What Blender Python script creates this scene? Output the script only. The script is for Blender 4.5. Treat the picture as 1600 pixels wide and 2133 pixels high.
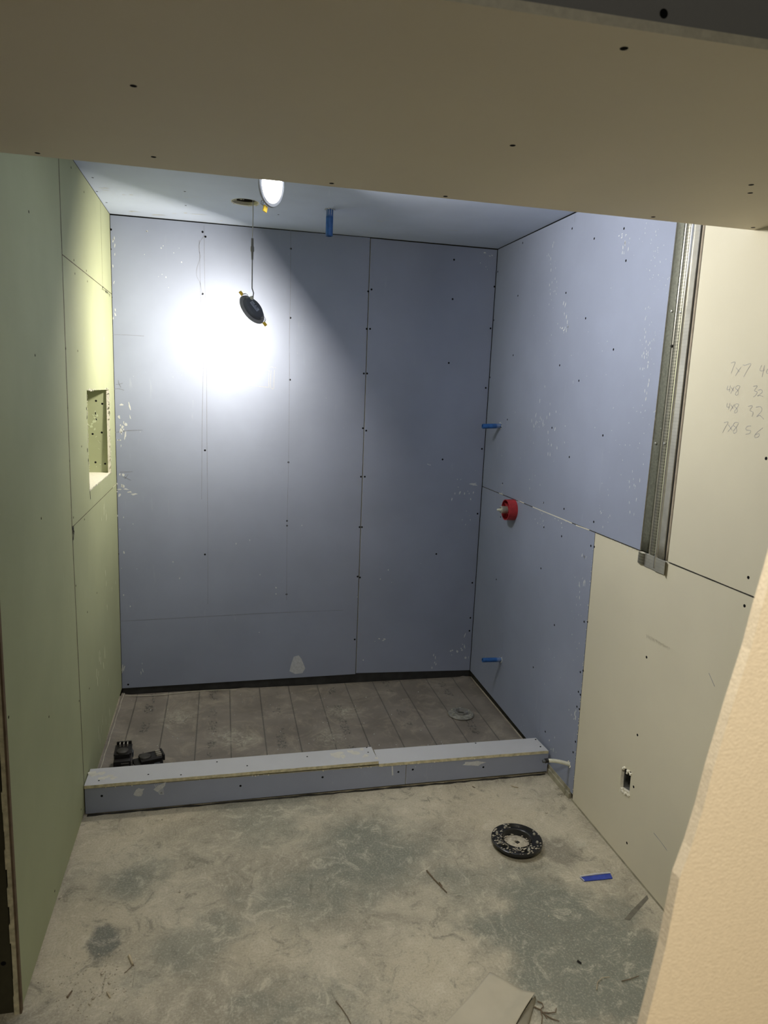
import bpy, bmesh, math, random
from mathutils import Vector, Matrix
from mathutils.geometry import tessellate_polygon
random.seed(7)
for o in list(bpy.data.objects): bpy.data.objects.remove(o, do_unlink=True)
SC = bpy.context.scene
COL = SC.collection

# ------------------------------------------------------------------ camera
CAM = Vector((0.50582, -3.61327, 1.63390)); FPX = 1462.685
cd = bpy.data.cameras.new('camera'); cam = bpy.data.objects.new('camera', cd); COL.objects.link(cam)
cam.location = CAM; cam.rotation_euler = (1.3946819, -0.0411896, -0.2224704)
cd.sensor_fit = 'VERTICAL'; cd.sensor_height = 35.0; cd.lens = 35.0*FPX/2133.0
cd.clip_start = 0.02
cd.dof.use_dof = True; cd.dof.focus_distance = 3.0; cd.dof.aperture_fstop = 7.5
SC.camera = cam
RM = cam.rotation_euler.to_matrix()

# ------------------------------------------------------------------ world and exposure
w = bpy.data.worlds.new('world'); SC.world = w; w.use_nodes = True
w.node_tree.nodes['Background'].inputs[0].default_value = (1.0, 0.93, 0.78, 1)
w.node_tree.nodes['Background'].inputs[1].default_value = 0.130
SC.view_settings.view_transform = 'Standard'; SC.view_settings.look = 'None'
SC.view_settings.exposure = 0.0; SC.view_settings.gamma = 1.0; SC.view_settings.use_curve_mapping = False
POWER_BACK = 16.0      # puck light facing the back wall
POWER_FRONT = 22.0     # puck light facing the right wall
PUCK_COL_BACK = (1.0, 0.93, 0.79); PUCK_COL_FRONT = (1.0, 0.97, 0.92)
# added unseen warm spot that falls on the wall end beside the camera
sl = bpy.data.lights.new('wall_end_fill_light', 'SPOT'); so = bpy.data.objects.new('wall_end_fill_light', sl); COL.objects.link(so)
so.location = (0.75, -4.35, 0.95); sl.energy = 30; sl.color = (1.0, 0.83, 0.58); sl.spot_size = math.radians(60); sl.spot_blend = 0.5
sl.shadow_soft_size = 0.08
so.rotation_euler = (Vector((1.45, -3.05, 1.05))-Vector(so.location)).to_track_quat('-Z', 'Y').to_euler()

# added unseen spot filling the floor and curb, its cone below the soffit face
hl_ = bpy.data.lights.new('hall_fill_light', 'SPOT'); ho = bpy.data.objects.new('hall_fill_light', hl_); COL.objects.link(ho)
hl_.energy = 85; hl_.color = (1.0, 0.93, 0.80); hl_.spot_size = math.radians(60); hl_.spot_blend = 0.7; hl_.shadow_soft_size = 0.12
ho.location = (0.75, -3.35, 2.35); ho.rotation_euler = (Vector((1.15, -2.0, 0))-Vector(ho.location)).to_track_quat('-Z', 'Y').to_euler()

W = 1.9; H = 2.365; YC = -1.032; YB = -0.92; ZS = 1.1177; YE = -1.888; ZSOF = 2.09; YN = -2.724
T = 0.0127
# ------------------------------------------------------------------ place points seen in the photo onto the real planes
def ray(u, v): return RM @ Vector(((u-800)/FPX, -(v-1066.5)/FPX, -1))
def onx(u, v, x): d = ray(u, v); return CAM + d*((x-CAM.x)/d.x)
def ony(u, v, y): d = ray(u, v); return CAM + d*((y-CAM.y)/d.y)
def onz(u, v, z): d = ray(u, v); return CAM + d*((z-CAM.z)/d.z)
# wall frames: (a,b,t)->xyz, t = depth into the wall (negative = into the room)
def fL(a, b, t=0): return Vector((-t, a, b))
def fR(a, b, t=0): return Vector((W+t, a, b))
def fB(a, b, t=0): return Vector((a, t, b))
def fF(a, b, t=0): return Vector((a, b, -t))
def fC(a, b, t=0): return Vector((a, b, H+t))
def fS(a, b, t=0): return Vector((a, b, ZSOF+t))
def pL(u, v): q = onx(u, v, 0); return (q.y, q.z)
def pR(u, v): q = onx(u, v, W); return (q.y, q.z)
def pB(u, v): q = ony(u, v, 0); return (q.x, q.z)
def pF(u, v): q = onz(u, v, 0); return (q.x, q.y)
def pC(u, v): q = onz(u, v, H); return (q.x, q.y)
def pS(u, v): q = onz(u, v, ZSOF); return (q.x, q.y)

# ------------------------------------------------------------------ materials
def newmat(name):
    m = bpy.data.materials.new(name); m.use_nodes = True
    return m, m.node_tree, m.node_tree.nodes['Principled BSDF']
def simple(name, col, rough=0.6, metal=0.0, spec=0.3, noise=0.0, nscale=40, bump=0.0, bscale=120, emis=None):
    m, nt, b = newmat(name)
    b.inputs['Roughness'].default_value = rough; b.inputs['Metallic'].default_value = metal
    b.inputs['Specular IOR Level'].default_value = spec
    tc = nt.nodes.new('ShaderNodeTexCoord')
    n = nt.nodes.new('ShaderNodeTexNoise'); n.inputs['Scale'].default_value = nscale; n.inputs['Detail'].default_value = 6
    nt.links.new(tc.outputs['Object'], n.inputs['Vector'])
    r = nt.nodes.new('ShaderNodeValToRGB')
    lo = [max(0, c*(1-noise)) for c in col]; hi = [min(1, c*(1+noise)) for c in col]
    r.color_ramp.elements[0].position = 0.3; r.color_ramp.elements[1].position = 0.7
    r.color_ramp.elements[0].color = (*lo, 1); r.color_ramp.elements[1].color = (*hi, 1)
    nt.links.new(n.outputs['Fac'], r.inputs['Fac']); nt.links.new(r.outputs['Color'], b.inputs['Base Color'])
    if bump:
        n2 = nt.nodes.new('ShaderNodeTexNoise'); n2.inputs['Scale'].default_value = bscale; n2.inputs['Detail'].default_value = 4
        nt.links.new(tc.outputs['Object'], n2.inputs['Vector'])
        bp = nt.nodes.new('ShaderNodeBump'); bp.inputs['Strength'].default_value = bump; bp.inputs['Distance'].default_value = 0.002
        nt.links.new(n2.outputs['Fac'], bp.inputs['Height']); nt.links.new(bp.outputs['Normal'], b.inputs['Normal'])
    if emis:
        b.inputs['Emission Color'].default_value = (*emis[0], 1); b.inputs['Emission Strength'].default_value = emis[1]
    return m

class G:                                    # small node-graph helper
    def __init__(s, nt): s.nt = nt; s.tc = nt.nodes.new('ShaderNodeTexCoord').outputs['Object']
    def n(s, t, **kw):
        x = s.nt.nodes.new(t)
        for k, v in kw.items(): setattr(x, k, v)
        return x
    def l(s, a, b): s.nt.links.new(a, b)
    def vec(s, scale=(1, 1, 1), loc=(0, 0, 0), rot=(0, 0, 0)):
        m = s.n('ShaderNodeMapping'); m.inputs['Scale'].default_value = scale; m.inputs['Location'].default_value = loc
        m.inputs['Rotation'].default_value = rot; s.l(s.tc, m.inputs['Vector']); return m.outputs[0]
    def noise(s, scale, detail=5, rough=0.55, vec=None, dist=0.0):
        x = s.n('ShaderNodeTexNoise'); x.inputs['Scale'].default_value = scale; x.inputs['Detail'].default_value = detail
        x.inputs['Roughness'].default_value = rough; x.inputs['Distortion'].default_value = dist
        s.l(vec or s.tc, x.inputs['Vector']); return x.outputs['Fac']
    def ramp(s, f, a, b, lo=0.0, hi=1.0):
        x = s.n('ShaderNodeMapRange'); x.inputs['From Min'].default_value = a; x.inputs['From Max'].default_value = b
        x.inputs['To Min'].default_value = lo; x.inputs['To Max'].default_value = hi; x.interpolation_type = 'SMOOTHSTEP'
        s.l(f, x.inputs['Value']); return x.outputs[0]
    def math(s, op, a, b=None, c=None):
        x = s.n('ShaderNodeMath', operation=op)
        for i, v in enumerate((a, b, c)):
            if v is None: continue
            if isinstance(v, (int, float)): x.inputs[i].default_value = v
            else: s.l(v, x.inputs[i])
        return x.outputs[0]
    def mix(s, f, a, b):
        x = s.n('ShaderNodeMix', data_type='RGBA')
        if isinstance(f, (int, float)): x.inputs[0].default_value = f
        else: s.l(f, x.inputs[0])
        for i, v in ((6, a), (7, b)):
            if isinstance(v, tuple): x.inputs[i].default_value = (*v, 1)
            else: s.l(v, x.inputs[i])
        return x.outputs[2]
    def sep(s):
        x = s.n('ShaderNodeSeparateXYZ'); s.l(s.tc, x.inputs[0]); return x.outputs
    def blob(s, cx, cy, r0, r1, wob=0.25, squash=1.0, nscale=6):   # 1 inside r0, 0 outside r1, edge broken by noise
        X, Y, Z = s.sep()
        dx = s.math('SUBTRACT', X, cx); dy = s.math('MULTIPLY', s.math('SUBTRACT', Y, cy), squash)
        d = s.math('SQRT', s.math('ADD', s.math('MULTIPLY', dx, dx), s.math('MULTIPLY', dy, dy)))
        d = s.math('ADD', d, s.math('MULTIPLY', s.math('SUBTRACT', s.noise(nscale, 8, 0.65), 0.5), wob))
        return s.ramp(d, r0, r1, 1, 0)
    def bump(s, h, strength, dist=0.002):
        b = s.n('ShaderNodeBump'); b.inputs['Strength'].default_value = strength; b.inputs['Distance'].default_value = dist
        s.l(h, b.inputs['Height']); return b.outputs['Normal']

def drywall(name, col, speck=(0.75, 0.76, 0.74), amount=0.5, streak=0.5, rough=0.7, mott=0.06):
    m, nt, b = newmat(name); g = G(nt)
    base = g.mix(g.ramp(g.noise(2.2, 4), 0.3, 0.7), tuple(c*(1-mott) for c in col), tuple(min(1, c*(1+mott)) for c in col))
    # joint-compound dust: fine vertical smears and small flecks gathered in drifts
    drift = g.ramp(g.noise(3.1, 3, 0.5, g.vec((1, 1, .45), (3, 1, 7))), 0.50, 0.72)
    sm = g.ramp(g.noise(34, 4, 0.6, g.vec((1, 1, 0.16))), 0.60, 0.80)
    base = g.mix(g.math('MULTIPLY', g.math('MULTIPLY', sm, drift), 0.45*streak), base, speck)
    fl = g.ramp(g.noise(75, 3, 0.6, g.vec((1, 1, 0.6), (2, 5, 1))), 0.70, 0.76)
    fl2 = g.math('MULTIPLY', fl, g.ramp(drift, 0.05, 0.7))
    base = g.mix(g.math('MULTIPLY', fl2, amount), base, speck)
    g.l(base, b.inputs['Base Color']); b.inputs['Roughness'].default_value = rough
    b.inputs['Specular IOR Level'].default_value = 0.25
    g.l(g.bump(g.noise(260, 3), 0.12, 0.001), b.inputs['Normal'])
    return m

M = {}
M['blue'] = drywall('blue_grey_drywall_paper', (0.265, 0.295, 0.385), amount=0.75, streak=0.55)
M['green'] = drywall('green_drywall_paper', (0.36, 0.385, 0.235), speck=(0.68, 0.70, 0.52), amount=0.2, streak=0.7)
M['cream'] = drywall('cream_drywall_paper', (0.61, 0.57, 0.44), speck=(0.78, 0.74, 0.6), amount=0.12, streak=0.15, mott=0.03)
M['ceil'] = drywall('pale_blue_ceiling_paper', (0.52, 0.58, 0.72), amount=0.4, streak=0.3)
M['cap'] = drywall('scuffed_cap_paper', (0.46, 0.47, 0.49), amount=0.5, streak=0.9)
M['soffit'] = drywall('grey_cream_drywall_paper', (0.70, 0.63, 0.49), speck=(0.6, 0.56, 0.45), amount=0.05, streak=0.1, mott=0.02)
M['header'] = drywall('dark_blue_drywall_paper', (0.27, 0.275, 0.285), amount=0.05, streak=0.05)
M['tan'] = simple('tan_wall_end_paper', (0.72, 0.62, 0.46), 0.85, noise=0.05, nscale=160, bump=0.3, bscale=300)
M['gyp'] = simple('cut_gypsum', (0.72, 0.69, 0.58), 0.9, noise=0.1, nscale=90, bump=0.5, bscale=200)
M['gypyel'] = simple('cut_gypsum_yellowed', (0.50, 0.46, 0.31), 0.9, noise=0.25, nscale=60, bump=0.5, bscale=200)
M['dark'] = simple('dark_gap', (0.03, 0.028, 0.022), 0.9, noise=0.3)  # also the painted shade of the right wall seams and the curb foot
M['gapshade'] = simple('brown_gap_shade', (0.075, 0.06, 0.035), 0.9, noise=0.35, nscale=25)  # shade inside the seams put into a brown ribbon colour
M['shade'] = simple('shaded_brown_wall', (0.05, 0.045, 0.024), 0.9, noise=0.1)  # deep shade of the return wall put into the base colour
M['screw'] = simple('black_screw', (0.008, 0.008, 0.009), 0.9, spec=0.05, noise=0.1)
M['wood'] = simple('stud_wood', (0.13, 0.09, 0.055), 0.8, noise=0.25, nscale=30)
M['oldwood'] = simple('dusty_plate_wood', (0.32, 0.30, 0.22), 0.85, noise=0.3, nscale=25, bump=0.4, bscale=60)
M['pencil'] = simple('pencil', (0.17, 0.165, 0.16), 0.7, noise=0.2, nscale=300)
M['pencil_faint'] = simple('pencil_faint', (0.36, 0.35, 0.33), 0.7, noise=0.15, nscale=300)
M['pencil_blue'] = simple('pencil_on_blue', (0.20, 0.21, 0.25), 0.7, noise=0.15, nscale=300)
M['plaster'] = simple('joint_compound', (0.56, 0.57, 0.57), 0.9, noise=0.1, nscale=200)
M['plaster_dim'] = simple('thin_joint_compound', (0.50, 0.52, 0.55), 0.9, noise=0.12, nscale=90)
M['bluepipe'] = simple('blue_pipe_plastic', (0.025, 0.10, 0.30), 0.35, noise=0.25, nscale=60)
M['bluetape'] = simple('blue_masking_tape', (0.04, 0.07, 0.36), 0.6, noise=0.15, nscale=80)
M['red'] = simple('red_plastic', (0.36, 0.03, 0.035), 0.45, noise=0.15, nscale=50)
M['whitepl'] = simple('off_white_plastic', (0.62, 0.62, 0.52), 0.4, noise=0.12, nscale=70)
M['brass'] = simple('dull_plated_brass', (0.45, 0.44, 0.37), 0.4, metal=0.5, noise=0.2, nscale=70)
M['black'] = simple('black_plastic', (0.016, 0.015, 0.015), 0.42, noise=0.3, nscale=60, bump=0.2)
M['blackgloss'] = simple('black_pipe_plastic', (0.012, 0.012, 0.012), 0.3, spec=0.5, noise=0.3, nscale=30)
M['darkgrey'] = simple('dark_grey_housing', (0.075, 0.083, 0.095), 0.5, noise=0.1)
M['rim'] = simple('grey_trim_ring', (0.20, 0.20, 0.195), 0.5, noise=0.1)
M['yellow'] = simple('yellow_plastic_tab', (0.85, 0.55, 0.05), 0.5, noise=0.1)
M['sticker'] = simple('silver_sticker', (0.33, 0.36, 0.42), 0.5, noise=0.05)
M['ink'] = simple('dark_ink', (0.03, 0.033, 0.04), 0.6)
M['cable'] = simple('grey_cable', (0.16, 0.16, 0.15), 0.6)
M['cablelight'] = simple('pale_grey_cable', (0.42, 0.42, 0.42), 0.6)
M['steel'] = simple('spring_steel', (0.5, 0.5, 0.48), 0.35, metal=0.9)
M['glow'] = simple('lit_diffuser', (0.9, 0.9, 0.9), 0.5, emis=((1.0, 0.98, 0.93), 30.0))
M['glow2'] = simple('lit_diffuser_back', (0.9, 0.9, 0.9), 0.5, emis=((1.0, 0.97, 0.88), 6.0))
M['twig'] = simple('dry_twig', (0.16, 0.12, 0.08), 0.85, noise=0.3)
M['chip'] = simple('pale_wood_chip', (0.42, 0.36, 0.25), 0.85, noise=0.2)
M['paper'] = simple('dusty_paper', (0.47, 0.43, 0.33), 0.75, noise=0.06, nscale=14, bump=0.2, bscale=30)
M['paperdark'] = simple('rolled_paper_underside', (0.24, 0.22, 0.165), 0.8, noise=0.1, nscale=30)
M['flangedust'] = simple('mortar_dust_crust', (0.42, 0.38, 0.30), 0.95, noise=0.3, nscale=90, bump=0.8, bscale=150)
M['box'] = simple('grey_steel_box', (0.20, 0.20, 0.19), 0.5, metal=0.4, noise=0.3)
M['copper'] = simple('brown_wire', (0.3, 0.12, 0.05), 0.5, noise=0.1)

# concrete floor
def concrete():
    m, nt, b = newmat('dusty_concrete'); g = G(nt)
    c = g.mix(g.ramp(g.noise(3.2, 9, 0.62, dist=0.6), 0.36, 0.64), (0.30, 0.275, 0.21), (0.46, 0.42, 0.32))
    def addblob(c, x, y, r0, r1, col, k, wob=0.3, sq=1.0, ns=6):
        return g.mix(g.math('MULTIPLY', g.blob(x, y, r0, r1, wob, sq, ns), k), c, col)
    teal = (0.195, 0.203, 0.165)
    for (u, v, r0, r1, k) in ((560, 1700, .02, .28, .5), (760, 1780, .05, .34, .75), (620, 1860, .02, .26, .6), (1000, 1850, .02, .22, .45), (1180, 1900, .08, .30, .95), (1100, 1960, .04, .2, .8),
                              (1270, 2010, .10, .30, .95), (400, 1990, .02, .18, .5), (650, 2080, .02, .2, .6), (1130, 2050, .02, .18, .55), (260, 1830, .01, .12, .5)):
        x, y = pF(u, v); c = addblob(c, x, y, r0, r1, teal, min(1, k*1.25), .75, 1.0, 4.5)
    for (u, v, r0, r1, k) in ((330, 1700, .02, .25, .6), (1000, 1680, .05, .3, .7), (560, 1960, .02, .2, .45), (900, 2020, .02, .22, .4), (150, 1950, .03, .3, .7), (200, 1760, .0, .2, .5)):
        x, y = pF(u, v); c = addblob(c, x, y, r0, r1, (0.52, 0.46, 0.335), k, .35, 1.0, 7)
    # the small dark damp blot at the left and the wet-looking patch right of the flange
    x, y = pF(215, 1962); c = addblob(c, x, y, .035, .055, (0.115, 0.125, 0.11), .85, .07, .7, 18)
    x, y = pF(275, 1838); c = addblob(c, x, y, .03, .07, (0.17, 0.18, 0.15), .6, .1, .7, 14)
    x, y = pF(1165, 1775); c = addblob(c, x, y, .04, .09, (0.165, 0.155, 0.125), .7, .12, .8, 12)
    x, y = pF(1210, 1755); c = addblob(c, x, y, .01, .045, (0.46, 0.44, 0.35), .8, .14, 1.6, 16)
    # broken-up trowel marks, grit and dust
    n1 = g.noise(11, 14, 0.78, None, 1.5)
    c = g.mix(g.math('MULTIPLY', g.ramp(n1, 0.51, 0.66), 0.62), c, (0.60, 0.55, 0.43))
    c = g.mix(g.math('MULTIPLY', g.ramp(n1, 0.34, 0.48, 1, 0), 0.75), c, (0.17, 0.165, 0.13))
    for rot, sc_, off in ((.7, 70, 0), (-.5, 60, 4), (.2, 85, 9), (1.2, 60, 2)):
        s1 = g.ramp(g.noise(sc_, 4, 0.6, g.vec((1, .22, 1), (off, off, 0), (0, 0, rot)), 1.5), 0.60, 0.70)
        gate = g.ramp(g.noise(4.5, 3, 0.5, g.vec((1, 1, 1), (off+3, off*2, 0))), .47, .60)
        c = g.mix(g.math('MULTIPLY', g.math('MULTIPLY', s1, gate), .22), c, (0.66, 0.62, 0.50))
    d1 = g.ramp(g.noise(75, 4, 0.6, g.vec((1, .12, 1), (7, 1, 0), (0, 0, -.9)), .8), 0.64, 0.72)
    c = g.mix(g.math('MULTIPLY', g.math('MULTIPLY', d1, g.ramp(g.noise(4, 3), .48, .6)), .6), c, (0.12, 0.115, 0.09))
    fine = g.noise(150, 8, 0.8)
    c = g.mix(g.math('MULTIPLY', g.ramp(fine, 0.50, 0.66), 0.45), c, (0.66, 0.61, 0.49))
    c = g.mix(g.math('MULTIPLY', g.ramp(fine, 0.34, 0.48, 1, 0), 0.45), c, (0.15, 0.14, 0.11))
    g.l(c, b.inputs['Base Color']); b.inputs['Roughness'].default_value = 0.72; b.inputs['Specular IOR Level'].default_value = 0.3
    h = g.math('ADD', g.noise(40, 8, 0.7), g.math('MULTIPLY', g.noise(170, 4), 0.4))
    g.l(g.bump(h, 0.45, 0.003), b.inputs['Normal'])
    return m
M['concrete'] = concrete()

def liner():
    m, nt, b = newmat('grey_pan_liner'); g = G(nt); X, Y, Z = g.sep()
    c = g.mix(g.ramp(g.noise(5, 5), .35, .65), (0.15, 0.133, 0.112), (0.195, 0.175, 0.150))
    # printed guide lines every 15.5 cm, running front to back
    k = g.math('ABSOLUTE', g.math('SUBTRACT', g.math('FRACT', g.math('ADD', g.math('DIVIDE', g.math('SUBTRACT', X, 0.078), 0.1555), 10.5)), 0.5))
    line = g.ramp(k, 0.012, 0.024, 1, 0)
    # broken columns of printed text between the lines
    k2 = g.math('ABSOLUTE', g.math('SUBTRACT', g.math('FRACT', g.math('ADD', g.math('DIVIDE', g.math('SUBTRACT', X, 0.15), 0.311), 10.5)), 0.5))
    col = g.ramp(k2, 0.06, 0.075, 1, 0)
    letters = g.ramp(g.noise(110, 3, 0.6, g.vec((1.0, .6, 1))), 0.50, 0.56)
    blocks = g.ramp(g.noise(9, 2, 0.5, g.vec((1, 1, 1), (4, 4, 0))), 0.50, 0.54)
    c = g.mix(g.math('MULTIPLY', g.math('MULTIPLY', col, letters), g.math('MULTIPLY', blocks, .8)), c, (0.05, 0.048, 0.045))
    dust = g.ramp(g.noise(6.5, 14, 0.76, dist=1.4), 0.47, 0.74)
    c = g.mix(g.math('MULTIPLY', dust, 0.55), c, (0.40, 0.36, 0.28))
    c = g.mix(g.math('MULTIPLY', line, .65), c, (0.035, 0.034, 0.032))
    fl = g.ramp(g.noise(60, 5, 0.7, g.vec((1, .6, 1), (1, 2, 3)), 1.5), 0.68, 0.78)
    c = g.mix(g.math('MULTIPLY', fl, 0.65), c, (0.55, 0.53, 0.46))
    for (x, y, r) in ((.52, -.52, .02), (.60, -.57, .02), (1.0, -.6, .02), (.30, -.3, .02), (1.1, -.35, .02)):
        c = g.mix(g.math('MULTIPLY', g.math('MULTIPLY', g.blob(x, y, 0, .12, .22, 1, 22), g.ramp(g.noise(30, 10, .8, None, 1.5), .42, .62)), .8), c, (0.42, 0.40, 0.32))
    g.l(c, b.inputs['Base Color']); b.inputs['Roughness'].default_value = 0.5
    g.l(g.bump(g.noise(7, 4, .5), 0.35, 0.02), b.inputs['Normal'])
    return m
M['liner'] = liner()
M['linerback'] = simple('dark_liner_upturn', (0.028, 0.028, 0.028), 0.6, noise=0.3, nscale=18)

def galv(name, col, perf):
    m, nt, b = newmat(name); g = G(nt); X, Y, Z = g.sep()
    c = g.mix(g.ramp(g.noise(24, 4), .35, .65), tuple(x*.85 for x in col), col)
    if perf:
        a = g.math('SINE', g.math('MULTIPLY', Y, 2*math.pi/0.006)); d = g.math('SINE', g.math('MULTIPLY', Z, 2*math.pi/0.010))
        dots = g.ramp(g.math('MULTIPLY', g.math('ADD', a, 1), g.math('ADD', d, 1)), .9, 2.0)
        c = g.mix(g.math('MULTIPLY', dots, .7), c, (0.07, 0.07, 0.05)); g.l(g.bump(dots, -.5, .001), b.inputs['Normal'])
    else:
        d = g.ramp(g.math('SINE', g.math('MULTIPLY', Z, 2*math.pi/0.011)), .75, .98)
        c = g.mix(g.math('MULTIPLY', g.math('MULTIPLY', d, g.ramp(g.noise(3), .4, .6)), .25), c, (0.2, 0.19, 0.15))
    g.l(c, b.inputs['Base Color']); b.inputs['Metallic'].default_value = .7; b.inputs['Roughness'].default_value = .42 if perf else .30
    return m
M['perf'] = galv('knurled_galvanised_steel', (0.30, 0.29, 0.235), True)
M['ridge'] = simple('polished_galvanised_ridge', (0.85, 0.84, 0.78), 0.22, metal=0.9, noise=0.05, nscale=60)
M['flange'] = simple('dull_dark_galvanised_steel', (0.125, 0.128, 0.10), 0.55, metal=0.3, noise=0.25, nscale=150)
M['galv'] = galv('plain_galvanised_steel', (0.60, 0.58, 0.50), False)

# ------------------------------------------------------------------ mesh helpers
def link(name, me, mats, parent=None):
    o = bpy.data.objects.new(name, me); COL.objects.link(o)
    for m in (mats if isinstance(mats, (list, tuple)) else [mats]): me.materials.append(m)
    if parent: o.parent = parent
    return o
def from_bm(name, bm, mats, parent=None, smooth=False, sharp=40):
    bmesh.ops.recalc_face_normals(bm, faces=bm.faces)
    me = bpy.data.meshes.new(name)
    if smooth:
        for f in bm.faces: f.smooth = True
        for e in bm.edges:
            if len(e.link_faces) == 2 and e.calc_face_angle(0) > math.radians(sharp): e.smooth = False
    bm.to_mesh(me); bm.free()
    return link(name, me, mats, parent)
def tag(o, label=None, cat=None, group=None, kind=None):
    if label: o['label'] = label
    if cat: o['category'] = cat
    if group: o['group'] = group
    if kind: o['kind'] = kind
    return o
def empty(name, loc=(0, 0, 0)):
    o = bpy.data.objects.new(name, None); o.location = loc; o.empty_display_size = .05; COL.objects.link(o); return o
def keep(root):                                            # children are written in world space
    bpy.context.view_layer.update()
    inv = Matrix.Translation(root.location).inverted()
    for c in root.children: c.matrix_parent_inverse = inv
def area2(poly): return sum(poly[i][0]*poly[(i+1) % len(poly)][1]-poly[(i+1) % len(poly)][0]*poly[i][1] for i in range(len(poly)))/2
def plate_bm(bm, f, outer, t0, t1, holes=()):
    """slab between depths t0 and t1 with real holes; side faces get material 1"""
    loops = [outer]+list(holes); flat = [p for l in loops for p in l]
    tris = tessellate_polygon([[Vector((p[0], p[1], 0)) for p in l] for l in loops])
    for t in (t0, t1):
        vs = [bm.verts.new(f(p[0], p[1], t)) for p in flat]
        for tr in tris:
            try: bm.faces.new([vs[i] for i in tr])
            except ValueError: pass
        if t == t0: va = vs
        else: vb = vs
    k = 0
    for l in loops:
        n = len(l)
        for i in range(n):
            a, b_ = k+i, k+(i+1) % n
            fc = bm.faces.new([va[a], va[b_], vb[b_], vb[a]]); fc.material_index = 1
        k += n
def plate(name, f, outer, mats, parent=None, t0=0.0, t1=T, holes=()):
    bm = bmesh.new(); plate_bm(bm, f, outer, t0, t1, holes)
    o = from_bm(name, bm, mats, parent); return o
def rect(a0, b0, a1, b1): return [(a0, b0), (a1, b0), (a1, b1), (a0, b1)]
def box_bm(bm, c, s, rot=None, bev=0.0):
    r = bmesh.ops.create_cube(bm, size=1); vs = r['verts']
    for v in vs:
        q = Vector((v.co.x*s[0], v.co.y*s[1], v.co.z*s[2]))
        v.co = (rot @ q if rot else q)+Vector(c)
    if bev:
        es = list({e for v in vs for e in v.link_edges})
        bmesh.ops.bevel(bm, geom=es, offset=bev, segments=2, profile=.7, affect='EDGES')
def box(name, x0, x1, y0, y1, z0, z1, mat, parent=None, bev=0.0):
    bm = bmesh.new(); box_bm(bm, ((x0+x1)/2, (y0+y1)/2, (z0+z1)/2), (abs(x1-x0), abs(y1-y0), abs(z1-z0)), bev=bev)
    return from_bm(name, bm, mat, parent)
def lathe_bm(bm, prof, mtx, n=48, closed=False):
    rings = []
    for (r, z) in prof:
        rings.append([bm.verts.new(mtx @ Vector((r*math.cos(2*math.pi*i/n), r*math.sin(2*math.pi*i/n), z))) for i in range(n)] if r > 1e-6 else [bm.verts.new(mtx @ Vector((0, 0, z)))])
    seq = list(zip(rings, rings[1:]))
    if closed: seq.append((rings[-1], rings[0]))
    for a, b in seq:
        for i in range(n):
            j = (i+1) % n
            if len(a) == 1 and len(b) == 1: continue
            if len(a) == 1: bm.faces.new([a[0], b[i], b[j]])
            elif len(b) == 1: bm.faces.new([a[i], a[j], b[0]])
            else: bm.faces.new([a[i], a[j], b[j], b[i]])
def lathe(name, prof, mtx, mat, parent=None, n=48, closed=False):
    bm = bmesh.new(); lathe_bm(bm, prof, mtx, n, closed); return from_bm(name, bm, mat, parent, True)
def tube_bm(bm, pts, rad, n=10, caps=True):
    pts = [Vector(p) for p in pts]; rings = []; up = None
    for i, p in enumerate(pts):
        d = (pts[min(i+1, len(pts)-1)]-pts[max(i-1, 0)]).normalized()
        if up is None: up = Vector((0, 0, 1)) if abs(d.z) < .9 else Vector((1, 0, 0))
        s = d.cross(up).normalized(); up = s.cross(d).normalized()
        r = rad[i] if isinstance(rad, (list, tuple)) else rad
        rings.append([bm.verts.new(p+(s*math.cos(2*math.pi*k/n)+up*math.sin(2*math.pi*k/n))*r) for k in range(n)])
    for a, b in zip(rings, rings[1:]):
        for k in range(n): bm.faces.new([a[k], a[(k+1) % n], b[(k+1) % n], b[k]])
    if caps: bm.faces.new(rings[0]); bm.faces.new(rings[-1])
def tube(name, pts, rad, mat, parent=None, n=10):
    bm = bmesh.new(); tube_bm(bm, pts, rad, n); return from_bm(name, bm, mat, parent, True)
def frame(origin, z, xh=(1, 0, 0)):
    z = Vector(z).normalized(); x = Vector(xh); x = (x-z*x.dot(z)).normalized(); y = z.cross(x)
    return Matrix.Translation(origin) @ Matrix((x, y, z)).transposed().to_4x4()
def stroke_bm(bm, f, pts, wd, t=-0.0004, wob=0.0):
    """thin raised ribbon on a plane"""
    P = [Vector((p[0], p[1])) for p in pts]; L = []; R_ = []
    for i, p in enumerate(P):
        d = (P[min(i+1, len(P)-1)]-P[max(i-1, 0)])
        if d.length < 1e-9: d = Vector((1, 0))
        d.normalize(); nn = Vector((-d.y, d.x))*(wd/2*(1+random.uniform(-wob, wob)))
        L.append(bm.verts.new(f(p.x+nn.x, p.y+nn.y, t))); R_.append(bm.verts.new(f(p.x-nn.x, p.y-nn.y, t)))
    for i in range(len(P)-1): bm.faces.new([L[i], L[i+1], R_[i+1], R_[i]])
def strokes(name, f, pf, paths, wd, mat, parent, t=-0.0004, sub=6):
    bm = bmesh.new()
    for path in paths:
        q = [pf(*p) for p in path]; d = []
        for i in range(len(q)-1):                          # Catmull-Rom smoothing
            p0, p1, p2, p3 = q[max(i-1, 0)], q[i], q[i+1], q[min(i+2, len(q)-1)]
            for k in range(sub):
                s = k/sub
                d.append(tuple(.5*((2*p1[c])+(-p0[c]+p2[c])*s+(2*p0[c]-5*p1[c]+4*p2[c]-p3[c])*s*s+(-p0[c]+3*p1[c]-3*p2[c]+p3[c])*s**3) for c in (0, 1)))
        d.append(q[-1]); stroke_bm(bm, f, d, wd, t, .25)
    return from_bm(name, bm, mat, parent)
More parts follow.
